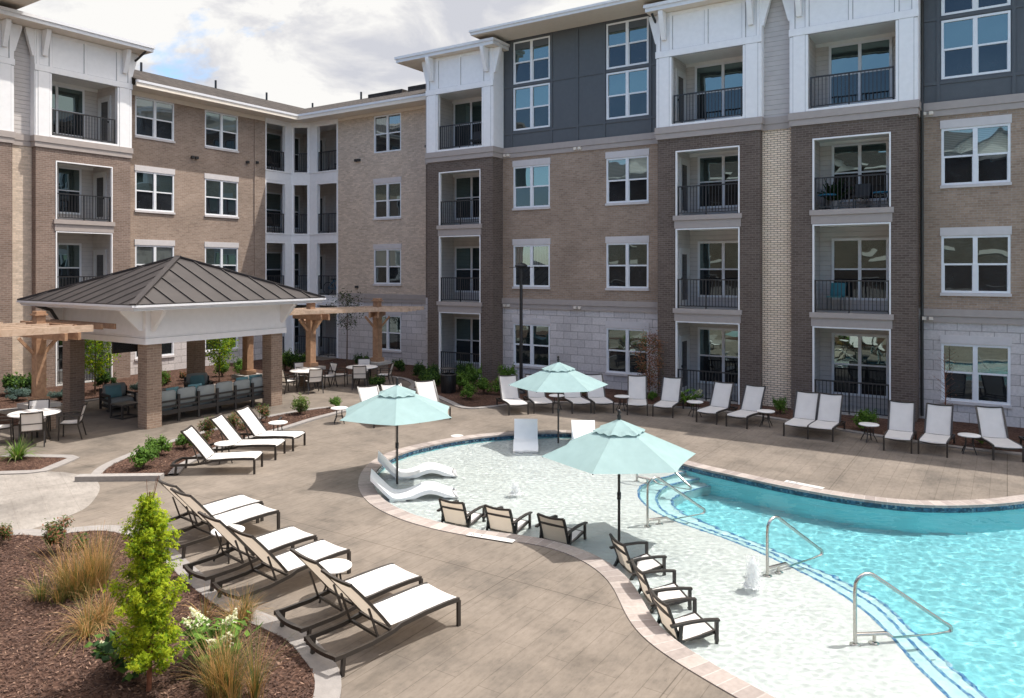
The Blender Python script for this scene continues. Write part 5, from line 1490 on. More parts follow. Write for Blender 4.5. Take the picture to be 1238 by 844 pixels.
# ---------------------------------------------------------------- moulded loungers on the pool ledge
def ledge():
    r = empty('ledge_lounger'); tag(r, 'x', 'pool lounger')
    prof = [(-.80, .66), (-.72, .58), (-.58, .43), (-.44, .29), (-.33, .215), (-.18, .20), (.02, .24), (.20, .31), (.36, .345), (.52, .32), (.68, .26), (.84, .20), (.96, .16)]
    prof = [(p.x, p.y) for p in catmull(V2(prof), 4)]
    mb = MB(); w = .32; ny = 6
    top = lambda x, z, t: (x, -w + 2 * w * t, z - .012 * (1 - (2 * t - 1) ** 2))
    for k in range(len(prof) - 1):
        (xa, za), (xb, zb) = prof[k], prof[k + 1]
        for j in range(ny):
            t0, t1 = j / ny, (j + 1) / ny
            mb.face([top(xa, za, t0), top(xb, zb, t0), top(xb, zb, t1), top(xa, za, t1)], 0, True)
            mb.face([(xa, -w + 2 * w * t0, za - .085), (xb, -w + 2 * w * t0, zb - .085), (xb, -w + 2 * w * t1, zb - .085), (xa, -w + 2 * w * t1, za - .085)], 0, True)
        for sg in (-1, 1): mb.face([(xa, sg * w, za), (xb, sg * w, zb), (xb, sg * w, zb - .085), (xa, sg * w, za - .085)], 0, True)
    for x, z in (prof[0], prof[-1]): mb.face([(x, -w, z), (x, w, z), (x, w, z - .085), (x, -w, z - .085)])
    mb.build('shell', 'white_plastic', r)
    mb = MB(); mb.box(-.42, -w + .03, .0, -.10, w - .03, .12); mb.box(.85, -w + .03, 0, .97, w - .03, .03); mb.build('foot', 'white_plastic', r)
    return Kind(r)
LD = ledge(); GL = 'white moulded loungers lying on the pool ledge'
for x, y, a, lb in (
    (-11.22, 13.08, 42, 'white moulded lounger on the ledge behind the left umbrella pole'),
    (-10.24, 11.83, 42, 'white moulded lounger on the ledge in front of the left umbrella pole'),
    (-10.73, 17.05, -58, 'white moulded lounger facing the camera beside the far umbrella pole'),
    (-9.35, 17.75, -60, 'white moulded lounger peeking out behind the nearest umbrella')):
    o = LD.put((x, y, -.28), R(a), lb, GL)
    for ch in o.children: RECEIVERS.append(ch)

# ---------------------------------------------------------------- stainless handrails
def handrail(p, ang, label, L=1.32):
    r = empty('pool_handrail', (p[0], p[1], -.28), ang); tag(r, label, 'handrail', 'stainless handrails at the pool steps')
    h = .98; pts = [(0, 0, 0), (0, 0, h - .24)]
    for k in range(1, 7):
        t = k / 6 * R(115); pts.append((.17 - .17 * math.cos(t), 0, h - .17 + .17 * math.sin(t) - (.07 if k == 0 else 0)))
    pts += [(L - .10, 0, .30)]
    for k in range(1, 6):
        t = k / 5; pts.append((L - .10 + .10 * math.sin(t * 2.4), 0, .30 - .13 * t))
    pts += [(L - .25, 0, .14), (.55, 0, .13), (.42, 0, .22), (.0, 0, .23)]
    mb = MB(); mb.tube(pts, .024, 10); mb.build('rail', 'steel', r)
    mb = MB(); mb.tube([(.26, 0, 0), (.26, 0, .225)], .022, 10); mb.build('strut', 'steel', r)
    for x in (0, .26):
        mb = MB(); mb.lathe([(.025, 0), (.065, 0), (.06, .02), (.03, .03)], 16, 0, (x, 0, .004)); mb.build('escutcheon', 'steel', r)
handrail((-5.47, 12.85), math.atan2(1.14, .68), 'stainless handrail on the steps right beside the nearest umbrella')
handrail((-3.06, 11.78), math.atan2(1.27, .59), 'stainless handrail by the tall bubbling water jet')
handrail((-1.59, 10.24), math.atan2(.95, 1.09), 'stainless handrail closest to the camera over the deep water')
handrail((-6.83, 15.45), math.atan2(-.16, 1.29), 'stainless handrail half hidden behind the nearest umbrella', 1.3)

# ---------------------------------------------------------------- bubbling jets
def jet(x, y, h, label):
    o = MB(); r = random.Random(int(h * 100)); w = .036 + h * .085
    def drop(c, s_, m=0):
        o.mesh([c + Vector(q) * s_ for q in ((1, 0, 0), (0, 1, 0), (-1, 0, 0), (0, -1, 0), (0, 0, 1.5), (0, 0, -1.2))], [(0, 1, 4), (1, 2, 4), (2, 3, 4), (3, 0, 4), (1, 0, 5), (2, 1, 5), (3, 2, 5), (0, 3, 5)], 0, True)
    for scale, top in ((1.0, 1.0), (.62, 1.06)):
        seg = 28; nz = 12; v = []; fs = []
        for i in range(nz + 1):
            t = i / nz; rr = scale * w * (1.55 - .75 * t ** .6) * (1 - .88 * max(0, (t - .72) / .28) ** 2)
            for k in range(seg):
                th = 2 * math.pi * k / seg; q = rr * (1 + .20 * math.sin(5 * th + i * .9) * r.random() + r.uniform(-.10, .10)); v.append((q * math.cos(th), q * math.sin(th), h * top * t * (1 + r.uniform(-.02, .02))))
        for i in range(nz):
            for k in range(seg): fs.append((i * seg + k, i * seg + (k + 1) % seg, (i + 1) * seg + (k + 1) % seg, (i + 1) * seg + k))
        o.mesh(v, fs, 0, True)
    for k in range(330):
        t = r.random(); a = r.uniform(0, 6.283); d = w * (1.5 - .6 * t) + abs(r.gauss(0, .014)); drop(Vector((d * math.cos(a), d * math.sin(a), h * t * 1.08)), r.uniform(.004, .010))
    for k in range(300):
        a = r.uniform(0, 6.283); d = w + abs(r.gauss(0, .05)); drop(Vector((d * math.cos(a), d * math.sin(a), r.uniform(0, .015))), r.uniform(.006, .014))
    ob = o.build('water_jet', 'water_spray'); ob.location = (x, y, WATER_Z); tag(ob, label, 'water jet')
jet(-3.10, 11.13, .42, 'tall bubbling water jet between two handrails on the shelf')
jet(-8.46, 13.03, .22, 'short bubbling water jet in the middle of the shallow shelf')

# ---------------------------------------------------------------- dining sets
def dining_chair():
    r = empty('dining_chair'); tag(r, 'x', 'chair'); hw = .27
    for y in (-hw, hw):
        mb = MB(); mb.strip([(.25, y, 0), (.23, y, .62)], .03, .03, 0, (0, 1, 0)); mb.build('leg', 'bronze_frame', r)
        mb = MB(); mb.strip([(-.30, y, 0), (-.20, y, .40), (-.22, y, .62)], .03, .03, 0, (0, 1, 0)); mb.build('leg', 'bronze_frame', r)
        mb = MB(); mb.strip([(-.24, y, .62), (0, y, .645), (.25, y, .63)], .045, .025); mb.build('armrest', 'bronze_frame', r)
    mb = MB(); i = hw - .03
    for y in (-i, i): mb.strip([(.24, y, .43), (0, y, .41), (-.20, y, .40)], .03, .035)
    mb.bar((.24, -i, .43), (.24, i, .43), .03, .03); mb.bar((-.2, -i, .40), (-.2, i, .40), .03, .03); mb.build('seat_frame', 'bronze_frame', r)
    mb = MB(); mb.box(-.19, -i + .012, .428, .235, i - .012, .442); mb.build('seat', 'sling', r)
    mb = MB()
    for y in (-i, i): mb.strip([(-.20, y, .38), (-.25, y, .62), (-.33, y, .90)], .028, .03, 0, (0, 1, 0))
    mb.strip([(-.33 - .02 * math.sin(math.pi * t / 6), -i + 2 * i * t / 6, .90 - .012 * math.sin(math.pi * t / 6)) for t in range(7)], .03, .03)
    mb.bar((-.245, -i, .60), (-.245, i, .60), .02, .02)
    for (xa, za), (xb, zb) in (((-.205, .44), (-.25, .62)), ((-.25, .62), (-.325, .885))):
        for o, m in ((.0, 1),): mb.face([(xa + o, -i + .015, za), (xb + o, -i + .015, zb), (xb + o, i - .015, zb), (xa + o, i - .015, za)], m)
    mb.build('backrest', ['bronze_frame', 'sling', 'sling_tan'], r)
    return Kind(r)
def dining_table():
    r = empty('dining_table'); tag(r, 'x', 'table')
    mb = MB(); mb.lathe([(0, .70), (.58, .70), (.61, .712), (.61, .728), (.59, .74), (0, .74)], 36); mb.build('tabletop', 'table_white', r)
    for k in range(4):
        a = R(45 + 90 * k); c, s_ = math.cos(a), math.sin(a)
        mb = MB(); mb.strip([(c * .30, s_ * .30, .698), (c * .26, s_ * .26, .35), (c * .36, s_ * .36, 0)], .05, .04, 0, (-s_, c, 0)); mb.build('leg', 'bronze_frame', r)
    return Kind(r)
DC = dining_chair(); DT = dining_table()
GD = 'round white dining tables'; GC = 'white sling dining chairs'
DT.put((-21.51, 9.80, 0), R(10), 'round white dining table under the left pergola', GD)
DT.put((-22.05, 19.55, 0), R(20), 'round white dining table beside the far pavilion column', GD)
DT.put((-21.05, 21.45, 0), R(20), 'round white dining table by the far brick pier', GD)
for tx, ty, ang, d, lb in (
    (-21.51, 9.80, -118, .74, 'white dining chair at the picture edge, seen from its side'),
    (-21.51, 9.80, -28, .72, 'white dining chair with its back to the crescent bed at the left table'),
    (-21.51, 9.80, 52, .86, 'white dining chair nearest the left pavilion column'),
    (-21.51, 9.80, 150, .78, 'white dining chair on the planting side of the left table'),
    (-22.05, 19.55, -95, .86, 'white dining chair half hidden by the far pavilion column'),
    (-22.05, 19.55, -25, .86, 'white dining chair with its tan back to the pool at the pavilion side table'),
    (-22.05, 19.55, 150, .80, 'white dining chair on the planting side of the pavilion side table'),
    (-22.05, 19.55, 78, .86, 'white dining chair turned sideways between the two far tables'),
    (-21.05, 21.45, -50, .84, 'white dining chair with its tan back to the pool at the pier side table'),
    (-21.05, 21.45, 215, .86, 'white dining chair on the planting side between the two far tables'),
    (-21.05, 21.45, 130, .84, 'white dining chair on the wall side of the pier table'),
    (-21.05, 21.45, 30, .90, 'white dining chair in profile next to the far brick pier')):
    a = R(ang); DC.put((tx + d * math.cos(a), ty + d * math.sin(a), 0), a + math.pi, lb, GC)

# ---------------------------------------------------------------- lamp post, bin, bench, drains, markers
lp = empty('lamp_post', (-14.81, 23.21, 0)); tag(lp, 'slim black lamp post with flat round head standing by the stone wall', 'lamp post')
mb = MB(); mb.tube([(0, 0, .02), (0, 0, 4.55)], .065, 14, r2=.055); mb.build('pole', 'lamp_black', lp)
mb = MB(); mb.lathe([(.17, 0), (.17, .06), (.11, .12), (.07, .14)], 18); mb.build('base', 'lamp_black', lp)
mb = MB(); mb.lathe([(0, 4.76), (.12, 4.75), (.21, 4.69), (.24, 4.64), (.22, 4.62), (0, 4.62)], 24); mb.bar((-.50, .0, 4.60), (.50, 0, 4.60), .05, .02); mb.build('lamp_head', 'lamp_black', lp)
for k in range(3):
    a = R(120 * k); mb = MB(); mb.tube([(.05 * math.cos(a), .05 * math.sin(a), 4.2), (.05 * math.cos(a), .05 * math.sin(a), 4.62)], .012, 6); mb.build('stem', 'lamp_black', lp)
tb = empty('trash_bin', (-17.10, 21.85, 0)); tag(tb, 'dark slatted round trash bin with flat hood beside the shrubs', 'bin')
mb = MB(); mb.lathe([(.23, .03), (.25, .03), (.27, .66), (.25, .68), (.21, .68)], 20)
for k in range(26):
    a = 2 * math.pi * k / 26; c, s_ = math.cos(a), math.sin(a); mb.bar((c * .262, s_ * .262, .03), (c * .285, s_ * .285, .66), .035, .012, 0, (c, s_, 0))
mb.build('body', 'lamp_black', tb)
mb = MB(); mb.lathe([(.30, .66), (.31, .68), (.30, .71), (.24, .71)], 20); mb.build('rim', 'rail_metal', tb)
mb = MB(); mb.lathe([(0, .93), (.29, .92), (.30, .90), (.29, .885), (0, .885)], 20)
for k in range(4):
    a = R(45 + 90 * k); mb.tube([(.24 * math.cos(a), .24 * math.sin(a), .70), (.24 * math.cos(a), .24 * math.sin(a), .89)], .014, 6)
mb.build('lid', 'rail_metal', tb)
bn = MB(); p, q = Vector((-16.62, 8.42, 0)), Vector((-15.18, 9.46, 0))
d = (q - p).normalized(); nrm = Vector((-d.y, d.x, 0)) * .11
bn.prism([(v.x, v.y) for v in (p - nrm, q - nrm, q + nrm, p + nrm)], 0, .115); o = bn.build('stone_curb', 'bench_stone'); tag(o, 'low grey stone block edging the tip of the crescent bed', 'curb stone')
def disc(name, x, y, rr, mat, label, cat, z=.006):
    mb = MB(); mb.lathe([(0, .006), (rr * .96, .006), (rr, .0)], 24); o = mb.build(name, mat); o.location = (x, y, z); tag(o, label, cat)
disc('skimmer_lid', -12.48, 16.33, .17, 'marker_white', 'white round skimmer lid in the deck behind the left umbrella', 'lid')
disc('manhole_cover', -16.75, 6.95, .42, 'plaza', 'round concrete cover flush in the pale plaza paving', 'cover')
def text(s, size, mat, parent, loc, rot):
    cu = bpy.data.curves.new('lettering', 'FONT'); cu.body = s; cu.size = size; cu.align_x = 'CENTER'; cu.align_y = 'CENTER'; cu.extrude = .0006
    tmp = bpy.data.objects.new('lettering', cu); COL.objects.link(tmp)
    dg = bpy.context.evaluated_depsgraph_get(); me = bpy.data.meshes.new_from_object(tmp.evaluated_get(dg)); bpy.data.objects.remove(tmp)
    me.materials.clear(); me.materials.append(MATS[mat])
    o = bpy.data.objects.new('lettering', me); COL.objects.link(o); o.parent = parent; o.location = loc; o.rotation_euler = (0, 0, rot)
def marker(x, y, ang, L, label, flip=0.0):
    mb = MB(); mb.box(-L / 2, -.075, 0, L / 2, .075, .006); o = mb.build('depth_marker', 'marker_white'); o.location = (x, y, .016); o.rotation_euler = (0, 0, ang); tag(o, label, 'pool marker')
    text('0', .13, 'marker_ink', o, (-L * .40 if not flip else L * .40, 0, .0072), flip); text('5', .13, 'marker_ink', o, (-L * .20 if not flip else L * .20, 0, .0072), flip)
    text('NO DIVING', .085, 'marker_grey', o, (L * .20 if not flip else -L * .20, 0, .0072), flip)
marker(-7.24, 10.40, R(9), .86, 'white depth marker tile in the deck behind the pool armchairs')
marker(-3.55, 16.55, R(-10), .80, 'white depth marker tile on the far pool coping')

# ---------------------------------------------------------------- things on the balconies
def balcony_chair(x, y, z, rz, mat, label):
    r = empty('balcony_chair', (x, y, z), rz); tag(r, label, 'chair', 'chairs on the balconies')
    for a in (-.22, .22):
        for b in (-.20, .20): mb = MB(); mb.tube([(a, b, 0), (a * .95, b * .95, .42)], .014, 6); mb.build('leg', 'rail_metal', r)
    mb = MB(); mb.box(-.24, -.24, .42, .24, .24, .46); mb.build('seat', mat, r)
    mb = MB(); mb.strip([(-.22, 0, .46), (-.27, 0, .65), (-.33, 0, .88)], .46, .03, 0); mb.build('backrest', mat, r)
balcony_chair(-4.62, 26.1, 3.2, R(-95), 'teal_paint', 'teal folding chair on the second floor balcony of the right tower')
balcony_chair(-19.05, 26.2, 9.6, R(-80), 'wicker', 'dark chair on the top balcony of the left white tower')
balcony_chair(-18.35, 26.3, 9.6, R(-110), 'wicker', 'dark chair at the right end of the top balcony of the left white tower')
balcony_chair(-3.9, 26.3, 6.4, R(-90), 'wicker', 'dark chair in the middle of the balcony with the palm')
balcony_chair(-31.95, 26.0, 9.6, R(0), 'wicker', 'dark chair behind the left railing of the top corner balcony')
balcony_chair(-29.2, 28.2, 9.6, R(-80), 'wicker', 'dark chair behind the right railing of the top corner balcony')
balcony_chair(-31.95, 26.1, 6.4, R(10), 'wicker', 'dark chair on the third floor corner balcony')
def btable(x, y, z, label):
    r = empty('bistro_table', (x, y, z)); tag(r, label, 'table')
    mb = MB(); mb.lathe([(0, .50), (.28, .50), (.28, .53), (0, .53)], 20); mb.build('tabletop', 'blue_paint', r)
    for k in range(3): a = R(120 * k); mb = MB(); mb.tube([(.2 * math.cos(a), .2 * math.sin(a), 0), (.1 * math.cos(a), .1 * math.sin(a), .5)], .014, 6); mb.build('leg', 'rail_metal', r)
btable(-4.85, 25.9, 6.4, 'small blue table under the palm on the third floor balcony')
btable(-3.25, 26.0, 6.4, 'small blue table at the right end of the palm balcony')
pot = empty('palm_plant', (-4.75, 26.45, 6.4)); tag(pot, 'potted palm with arching fronds on the third floor balcony', 'plant')
mb = MB(); mb.lathe([(.12, 0), (.17, .34), (.15, .36), (0, .34)], 16); mb.build('pot', 'cap_stone', pot)
mb = MB(); r = random.Random(5)
for k in range(15):
    a = r.uniform(0, 6.28); L = r.uniform(.5, .85); el = r.uniform(.5, 1.25); prev = None
    for i in range(9):
        t = i / 8; x = L * t * math.cos(el) ; z = .36 + 1.0 * math.sin(el) * t * 1.0 - .35 * t * t * (1.4 - el)
        c = Vector((x * math.cos(a), x * math.sin(a), z))
        if prev is not None:
            s_ = Vector((-math.sin(a), math.cos(a), 0)); w = .16 * math.sin(math.pi * min(1, t + .08))
            for sg in (-1, 1): mb.face([prev, c, c + s_ * sg * w + Vector((0, 0, -.05)), prev + s_ * sg * w * .9 + Vector((0, 0, -.06))])
        prev = c
mb.build('foliage', 'leaf_dark', pot)
bi = empty('bicycle', (-29.25, 27.9, 3.2), R(8)); tag(bi, 'dark bicycle parked behind the corner balcony railing', 'bicycle')
for x in (-.5, .5):
    mb = MB(); ring_ = [(x + .32 * math.cos(2 * math.pi * k / 20), 0, .34 + .32 * math.sin(2 * math.pi * k / 20)) for k in range(21)]; mb.tube(ring_, .02, 6)
    for k in range(8): a = math.pi * k / 8; mb.tube([(x + .31 * math.cos(a), 0, .34 + .31 * math.sin(a)), (x - .31 * math.cos(a), 0, .34 - .31 * math.sin(a))], .003, 4)
    mb.build('wheel', 'lamp_black', bi)
mb = MB()
for p, q in (((-.5, 0, .34), (-.15, 0, .75)), ((-.15, 0, .8), (0, 0, .3)), ((-.15, 0, .72), (.33, 0, .78)), ((0, 0, .3), (.33, 0, .74)), ((.5, 0, .34), (.32, 0, .9)), ((-.5, 0, .34), (0, 0, .3))): mb.tube([p, q], .018, 6)
mb.build('frame', 'blue_paint', bi)
mb = MB(); mb.tube([(.30, -.25, .93), (.34, 0, .9), (.30, .25, .93)], .014, 6); mb.build('handlebar', 'lamp_black', bi)
mb = MB(); mb.box(-.28, -.07, .80, -.02, .07, .85); mb.build('saddle', 'lamp_black', bi)
# ---------------------------------------------------------------- planting
def leafquad(mb, c, nrm, size, asp, m, r, droop=.0):
    nrm = nrm.normalized()
    a = nrm.cross(Vector((r.uniform(-1, 1), r.uniform(-1, 1), r.uniform(-1, 1))))
    if a.length < 1e-3: a = Vector((1, 0, 0))
    a.normalize(); b = nrm.cross(a)
    p, q = a * size, b * (size * asp)
    mid = c - nrm * size * .15
    mb.face([c - p, mid + q, c + p, mid - q], m)
def blob_leaves(mb, r, n, centre, rad, size, mats, asp=.5, shell=.55, up=.35):
    c0 = Vector(centre); rx, ry, rz = rad
    for _ in range(n):
        d = Vector((r.gauss(0, 1), r.gauss(0, 1), r.gauss(0, 1))).normalized(); t = shell + (1 - shell) * r.random() ** .6
        p = c0 + Vector((d.x * rx * t, d.y * ry * t, d.z * rz * t))
        if p.z < .02: p.z = .02 + r.random() * .05
        nrm = d + Vector((r.uniform(-.8, .8), r.uniform(-.8, .8), r.uniform(-.3, .9) + up))
        leafquad(mb, p, nrm, size * r.uniform(.65, 1.25), asp, r.choice(mats), r)
def shrub_mesh(name, seed, mats, size, w, h, n, leafsize=.035, clumps=16, asp=.5, extra=None, stems=7):
    """returns an Empty with stems and foliage"""
    r = random.Random(seed); root = empty(name); tag(root, 'x', 'shrub')
    mb = MB(); st = MB()
    for k in range(clumps):
        a = r.uniform(0, 6.28); d = w * .5 * r.uniform(.1, .75); z = h * r.uniform(.35, .82) - d * .2
        c = (d * math.cos(a), d * math.sin(a), max(.08, z)); s_ = r.uniform(.4, 1.0)
        blob_leaves(mb, r, n // clumps, c, (w * .24 * s_, w * .24 * s_, h * .30 * s_), leafsize, list(range(len(mats))), asp, .25)
        # loose shoots that break the outline
        tip = Vector((c[0] * 1.35, c[1] * 1.35, c[2] + h * r.uniform(.18, .42)))
        for i in range(14):
            q = Vector(c).lerp(tip, i / 13); leafquad(mb, q + Vector((r.gauss(0, .02), r.gauss(0, .02), 0)), Vector((r.uniform(-1, 1), r.uniform(-1, 1), .8)), leafsize * r.uniform(.6, 1.1), asp, r.randrange(len(mats)), r)
        st.tube([(0, 0, 0), (c[0] * .4, c[1] * .4, c[2] * .55), c], .008, 5, r2=.003)
    f = mb.build('foliage', mats, root); st.build('stem', 'bark', root)
    return Kind(root)
K_green = shrub_mesh('shrub', 1, ['leaf_green', 'leaf_green', 'leaf_bright'], 1, .75, .55, 1500)
K_green2 = shrub_mesh('shrub', 11, ['leaf_green', 'leaf_bright', 'leaf_green'], 1, .70, .75, 1500)
K_dark = shrub_mesh('shrub', 2, ['leaf_dark', 'leaf_dark', 'leaf_green'], 1, .85, .75, 1700, .04)
K_dark2 = shrub_mesh('shrub', 22, ['leaf_dark', 'leaf_green'], 1, .80, .60, 1500, .045)
K_blue = shrub_mesh('shrub', 3, ['leaf_blue'], 1, .85, .40, 1900, .03, 11, .3)
K_var = shrub_mesh('shrub', 4, ['leaf_variegated', 'leaf_green'], 1, .50, .48, 1100, .03)
K_olive = shrub_mesh('shrub', 5, ['leaf_olive', 'leaf_green', 'leaf_bronze'], 1, .48, .42, 1100, .026, 9, .35)
K_red = shrub_mesh('shrub', 6, ['leaf_bronze', 'leaf_dark'], 1, .6, .45, 800, .035)
G_bed = 'low shrubs in the mulch beds'
def puts(kind, L, group=G_bed):
    for x, y, s_, lb in L: kind.put((x, y, .02), rnd.uniform(0, 6.28), lb, group, s_)
puts(K_green, [
    (-16.30, 9.68, 1.0, 'green shrub beside the stone block at the tip of the crescent bed'),
    (-17.05, 10.55, .9, 'green shrub second from the tip of the crescent bed'),
    (-17.25, 11.35, .75, 'small green shrub half behind the first crescent bed chaise back'),
    (-15.62, 21.05, 1.01, 'green shrub at the kerb corner in front of the trash bin bed'),
    (-16.95, 22.35, 1.28, 'green shrub right beside the trash bin'),
    (-15.85, 22.35, 1.08, 'green shrub in the middle of the bed below the left tower balcony'),
    (-15.25, 22.55, 1.15, 'green shrub nearest the lamp post in the tower bed'),
    (-18.22, 17.4, 0.68, 'tiny green shrub behind the round table left of the umbrella'),
    (-0.56, 22.9, .5, 'small shrub in the mulch under the large stone wall window'),
    (-3.35, 23.0, 1.08, 'leafy green shrub before the right ground floor balcony railing'),
    (-10.2, 24.3, .6, 'bright low shrub between the stone window and the rust bush'),
    (-12.7, 24.0, .6, 'low shrub behind the far umbrella by the stone wall'),
    (-12.0, 23.9, .5, 'smaller low shrub behind the far umbrella rim')])
puts(K_green2, [
    (-16.05, 24.1, 1.25, 'tall green shrub at the left tower corner by the lamp post'),
    (-17.25, 23.6, 1.15, 'upright green shrub below the left tower balcony railing'),
    (-27.2, 20.6, 1.1, 'bright green shrub behind the cedar post of the pavilion'),
    (-26.9, 22.6, 1.3, 'tall green shrub behind the far dining tables'),
    (-23.3, 19.0, .9, 'bright green shrub at the cedar post beside the far pavilion column'),
    (-27.3, 17.0, .9, 'leafy green shrub behind the fire table against the stone wall'),
    (-26.4, 20.0, 1.0, 'bright green shrub on the slope behind the sofa end'),
    (-27.6, 19.9, 1.0, 'green shrub beside the slim tree behind the sofa'),
    (-5.95, 24.4, .75, 'leafy green shrub at the foot of the cream brick strip')])
puts(K_dark, [
    (-25.2, 21.9, 1.45, 'large dark green shrub left of the cedar post at the far tables'),
    (-24.2, 24.7, 1.0, 'dark green shrub under the stone window of the end wall'),
    (-20.15, 23.9, .95, 'dark green shrub beside the far brick pier'),
    (-19.2, 23.4, 1.0, 'dark green shrub between the far pier and the trash bin'),
    (-18.3, 24.4, 1.1, 'dark green shrub against the end wall corner'),
    (-28.2, 15.3, 1.1, 'dark green shrub behind the left pavilion column')])
puts(K_dark2, [
    (-19.9, 21.1, .85, 'dark leafy shrub between the far dining table and the left umbrella'),
    (-18.6, 22.6, 1.1, 'broad dark shrub next to the trash bin'),
    (-22.6, 25.3, .9, 'dark shrub at the foot of the small tree by the end wall'),
    (-29.3, 13.3, 1.3, 'dark green shrub behind the left dining table'),
    (-18.05, 21.95, .9, 'low dark shrub at the kerb just left of the trash bin'),
    (-29.9, 12.9, 1.3, 'dark green shrub at the picture edge behind the left dining chair')])
puts(K_blue, [
    (-27.3, 13.25, 1.1, 'bluish spreading juniper behind the left dining table'),
    (-26.9, 12.4, .95, 'bluish spreading juniper beside the left pergola pier'),
    (-28.4, 12.35, 1.3, 'bluish spreading juniper at the picture edge'),
    (-26.8, 14.85, 1.1, 'bluish spreading juniper behind the armchair with the pillow'),
    (-26.6, 15.7, 1.0, 'bluish spreading juniper behind the front pavilion column')])
puts(K_red, [(-27.6, 17.4, 1.0, 'reddish shrub against the stone wall behind the pavilion'), (-27.9, 18.4, .9, 'reddish shrub behind the right armchair of the pavilion')])
puts(K_var, [
    (-18.33, 16.0, 1.25, 'variegated shrub in the crescent bed between table and pavilion column')])
puts(K_olive, [
    (-17.65, 12.3, 1.4, 'olive shrub behind the first crescent bed chaise'),
    (-17.85, 13.3, 1.3, 'olive shrub behind the middle crescent bed chaise'),
    (-18.35, 14.5, 1.3, 'olive shrub behind the pavilion end chaise of the crescent bed'),
    (-12.55, 6.15, 1.3, 'olive shrub at the plaza edge of the front bed'),
    (-13.65, 5.70, .85, 'olive shrub at the picture edge of the front bed')])
# spiky plant in the triangular bed
def spiky(name, seed, n, L, mats, label, cat, loc, spread=.9, w=.02, group=None, sp0=.15, droop=.5):
    r = random.Random(seed); mb = MB()
    for _ in range(n):
        a = r.uniform(0, 6.28); el = r.uniform(sp0, spread); l = L * r.uniform(.6, 1.1); b = r.uniform(0, .10)
        base = Vector((b * math.cos(a), b * math.sin(a), 0)); prev = None; ns = 5; sd = Vector((-math.sin(a), math.cos(a), 0)); m = r.randrange(len(mats))
        for i in range(ns + 1):
            t = i / ns; th = el * (.45 + t * droop * 1.6); x = l * t * math.sin(min(th, 2.0)); z = l * t * math.cos(min(th, 2.0))
            p = base + Vector((x * math.cos(a), x * math.sin(a), max(z, .01))); ww = w * (1 - t * .92)
            if prev is not None: mb.face([prev[0] - sd * prev[1], prev[0] + sd * prev[1], p + sd * ww, p - sd * ww], m)
            prev = (p, ww)
    o = mb.build(name, mats); o.location = loc; tag(o, label, cat, group); return o
spiky('spiky_plant', 3, 130, .55, ['leaf_variegated', 'leaf_bright', 'leaf_green'], 'spiky green plant alone in the small triangular bed', 'plant', (-19.6, 8.55, .02), 1.3, .018)
GG = 'clumps of ornamental grass in the front bed'
def grass(seed, loc, label, n=900, L=.72, mats=('blade_tan', 'blade_tan', 'blade_green'), spread=.75, w=.0035, clumps=5, rad=.22, droop=.75):
    r = random.Random(seed); mb = MB()
    cs = [(r.uniform(-rad, rad), r.uniform(-rad, rad)) for _ in range(clumps)]
    for _ in range(n):
        cx, cy = r.choice(cs); a = r.uniform(0, 6.28); el = r.uniform(.05, spread); l = L * r.uniform(.3, 1.1)
        b = abs(r.gauss(0, .05)); base = Vector((cx + b * math.cos(a), cy + b * math.sin(a), 0)); sd = Vector((-math.sin(a), math.cos(a), 0)); prev = None; m = r.randrange(len(mats)); ns = 5
        for i in range(ns + 1):
            t = i / ns; th = el * (.35 + t * droop * 1.5); x = l * t * math.sin(th); z = l * t * math.cos(th)
            p = base + Vector((x * math.cos(a), x * math.sin(a), max(z, .01))); ww = w * (1 - t * .8)
            if prev is not None: mb.face([prev[0] - sd * prev[1], prev[0] + sd * prev[1], p + sd * ww, p - sd * ww], m)
            prev = (p, ww)
    o = mb.build('grass_clump', list(mats)); o.location = loc; tag(o, label, 'grass', GG); return o
grass(1, (-10.75, 5.62, .02), 'tan ornamental grass clump behind the lime tree', 1100, .80, spread=.52, rad=.26, clumps=7)
grass(2, (-10.75, 5.25, .02), 'green based grass clump on the near side of the tan one', 700, .5, ('blade_green', 'blade_tan', 'blade_green'), rad=.22)
grass(3, (-9.45, 5.10, .02), 'low flattened dry grass clump beside the lime tree foot', 700, .55, ('blade_tan', 'blade_tan', 'blade_green'), spread=1.5, rad=.25)
grass(4, (-6.75, 5.02, .02), 'tall tan and green grass clump at the kerb bend by the closest chaise', 1000, .74, ('blade_tan', 'blade_green', 'blade_tan', 'blade_green'), spread=.55, rad=.2, clumps=6)
grass(5, (-8.30, 5.95, .02), 'dry grass clump between the lime tree and the hydrangea', 600, .42, ('blade_tan', 'blade_green', 'blade_tan'), spread=.9, rad=.3)

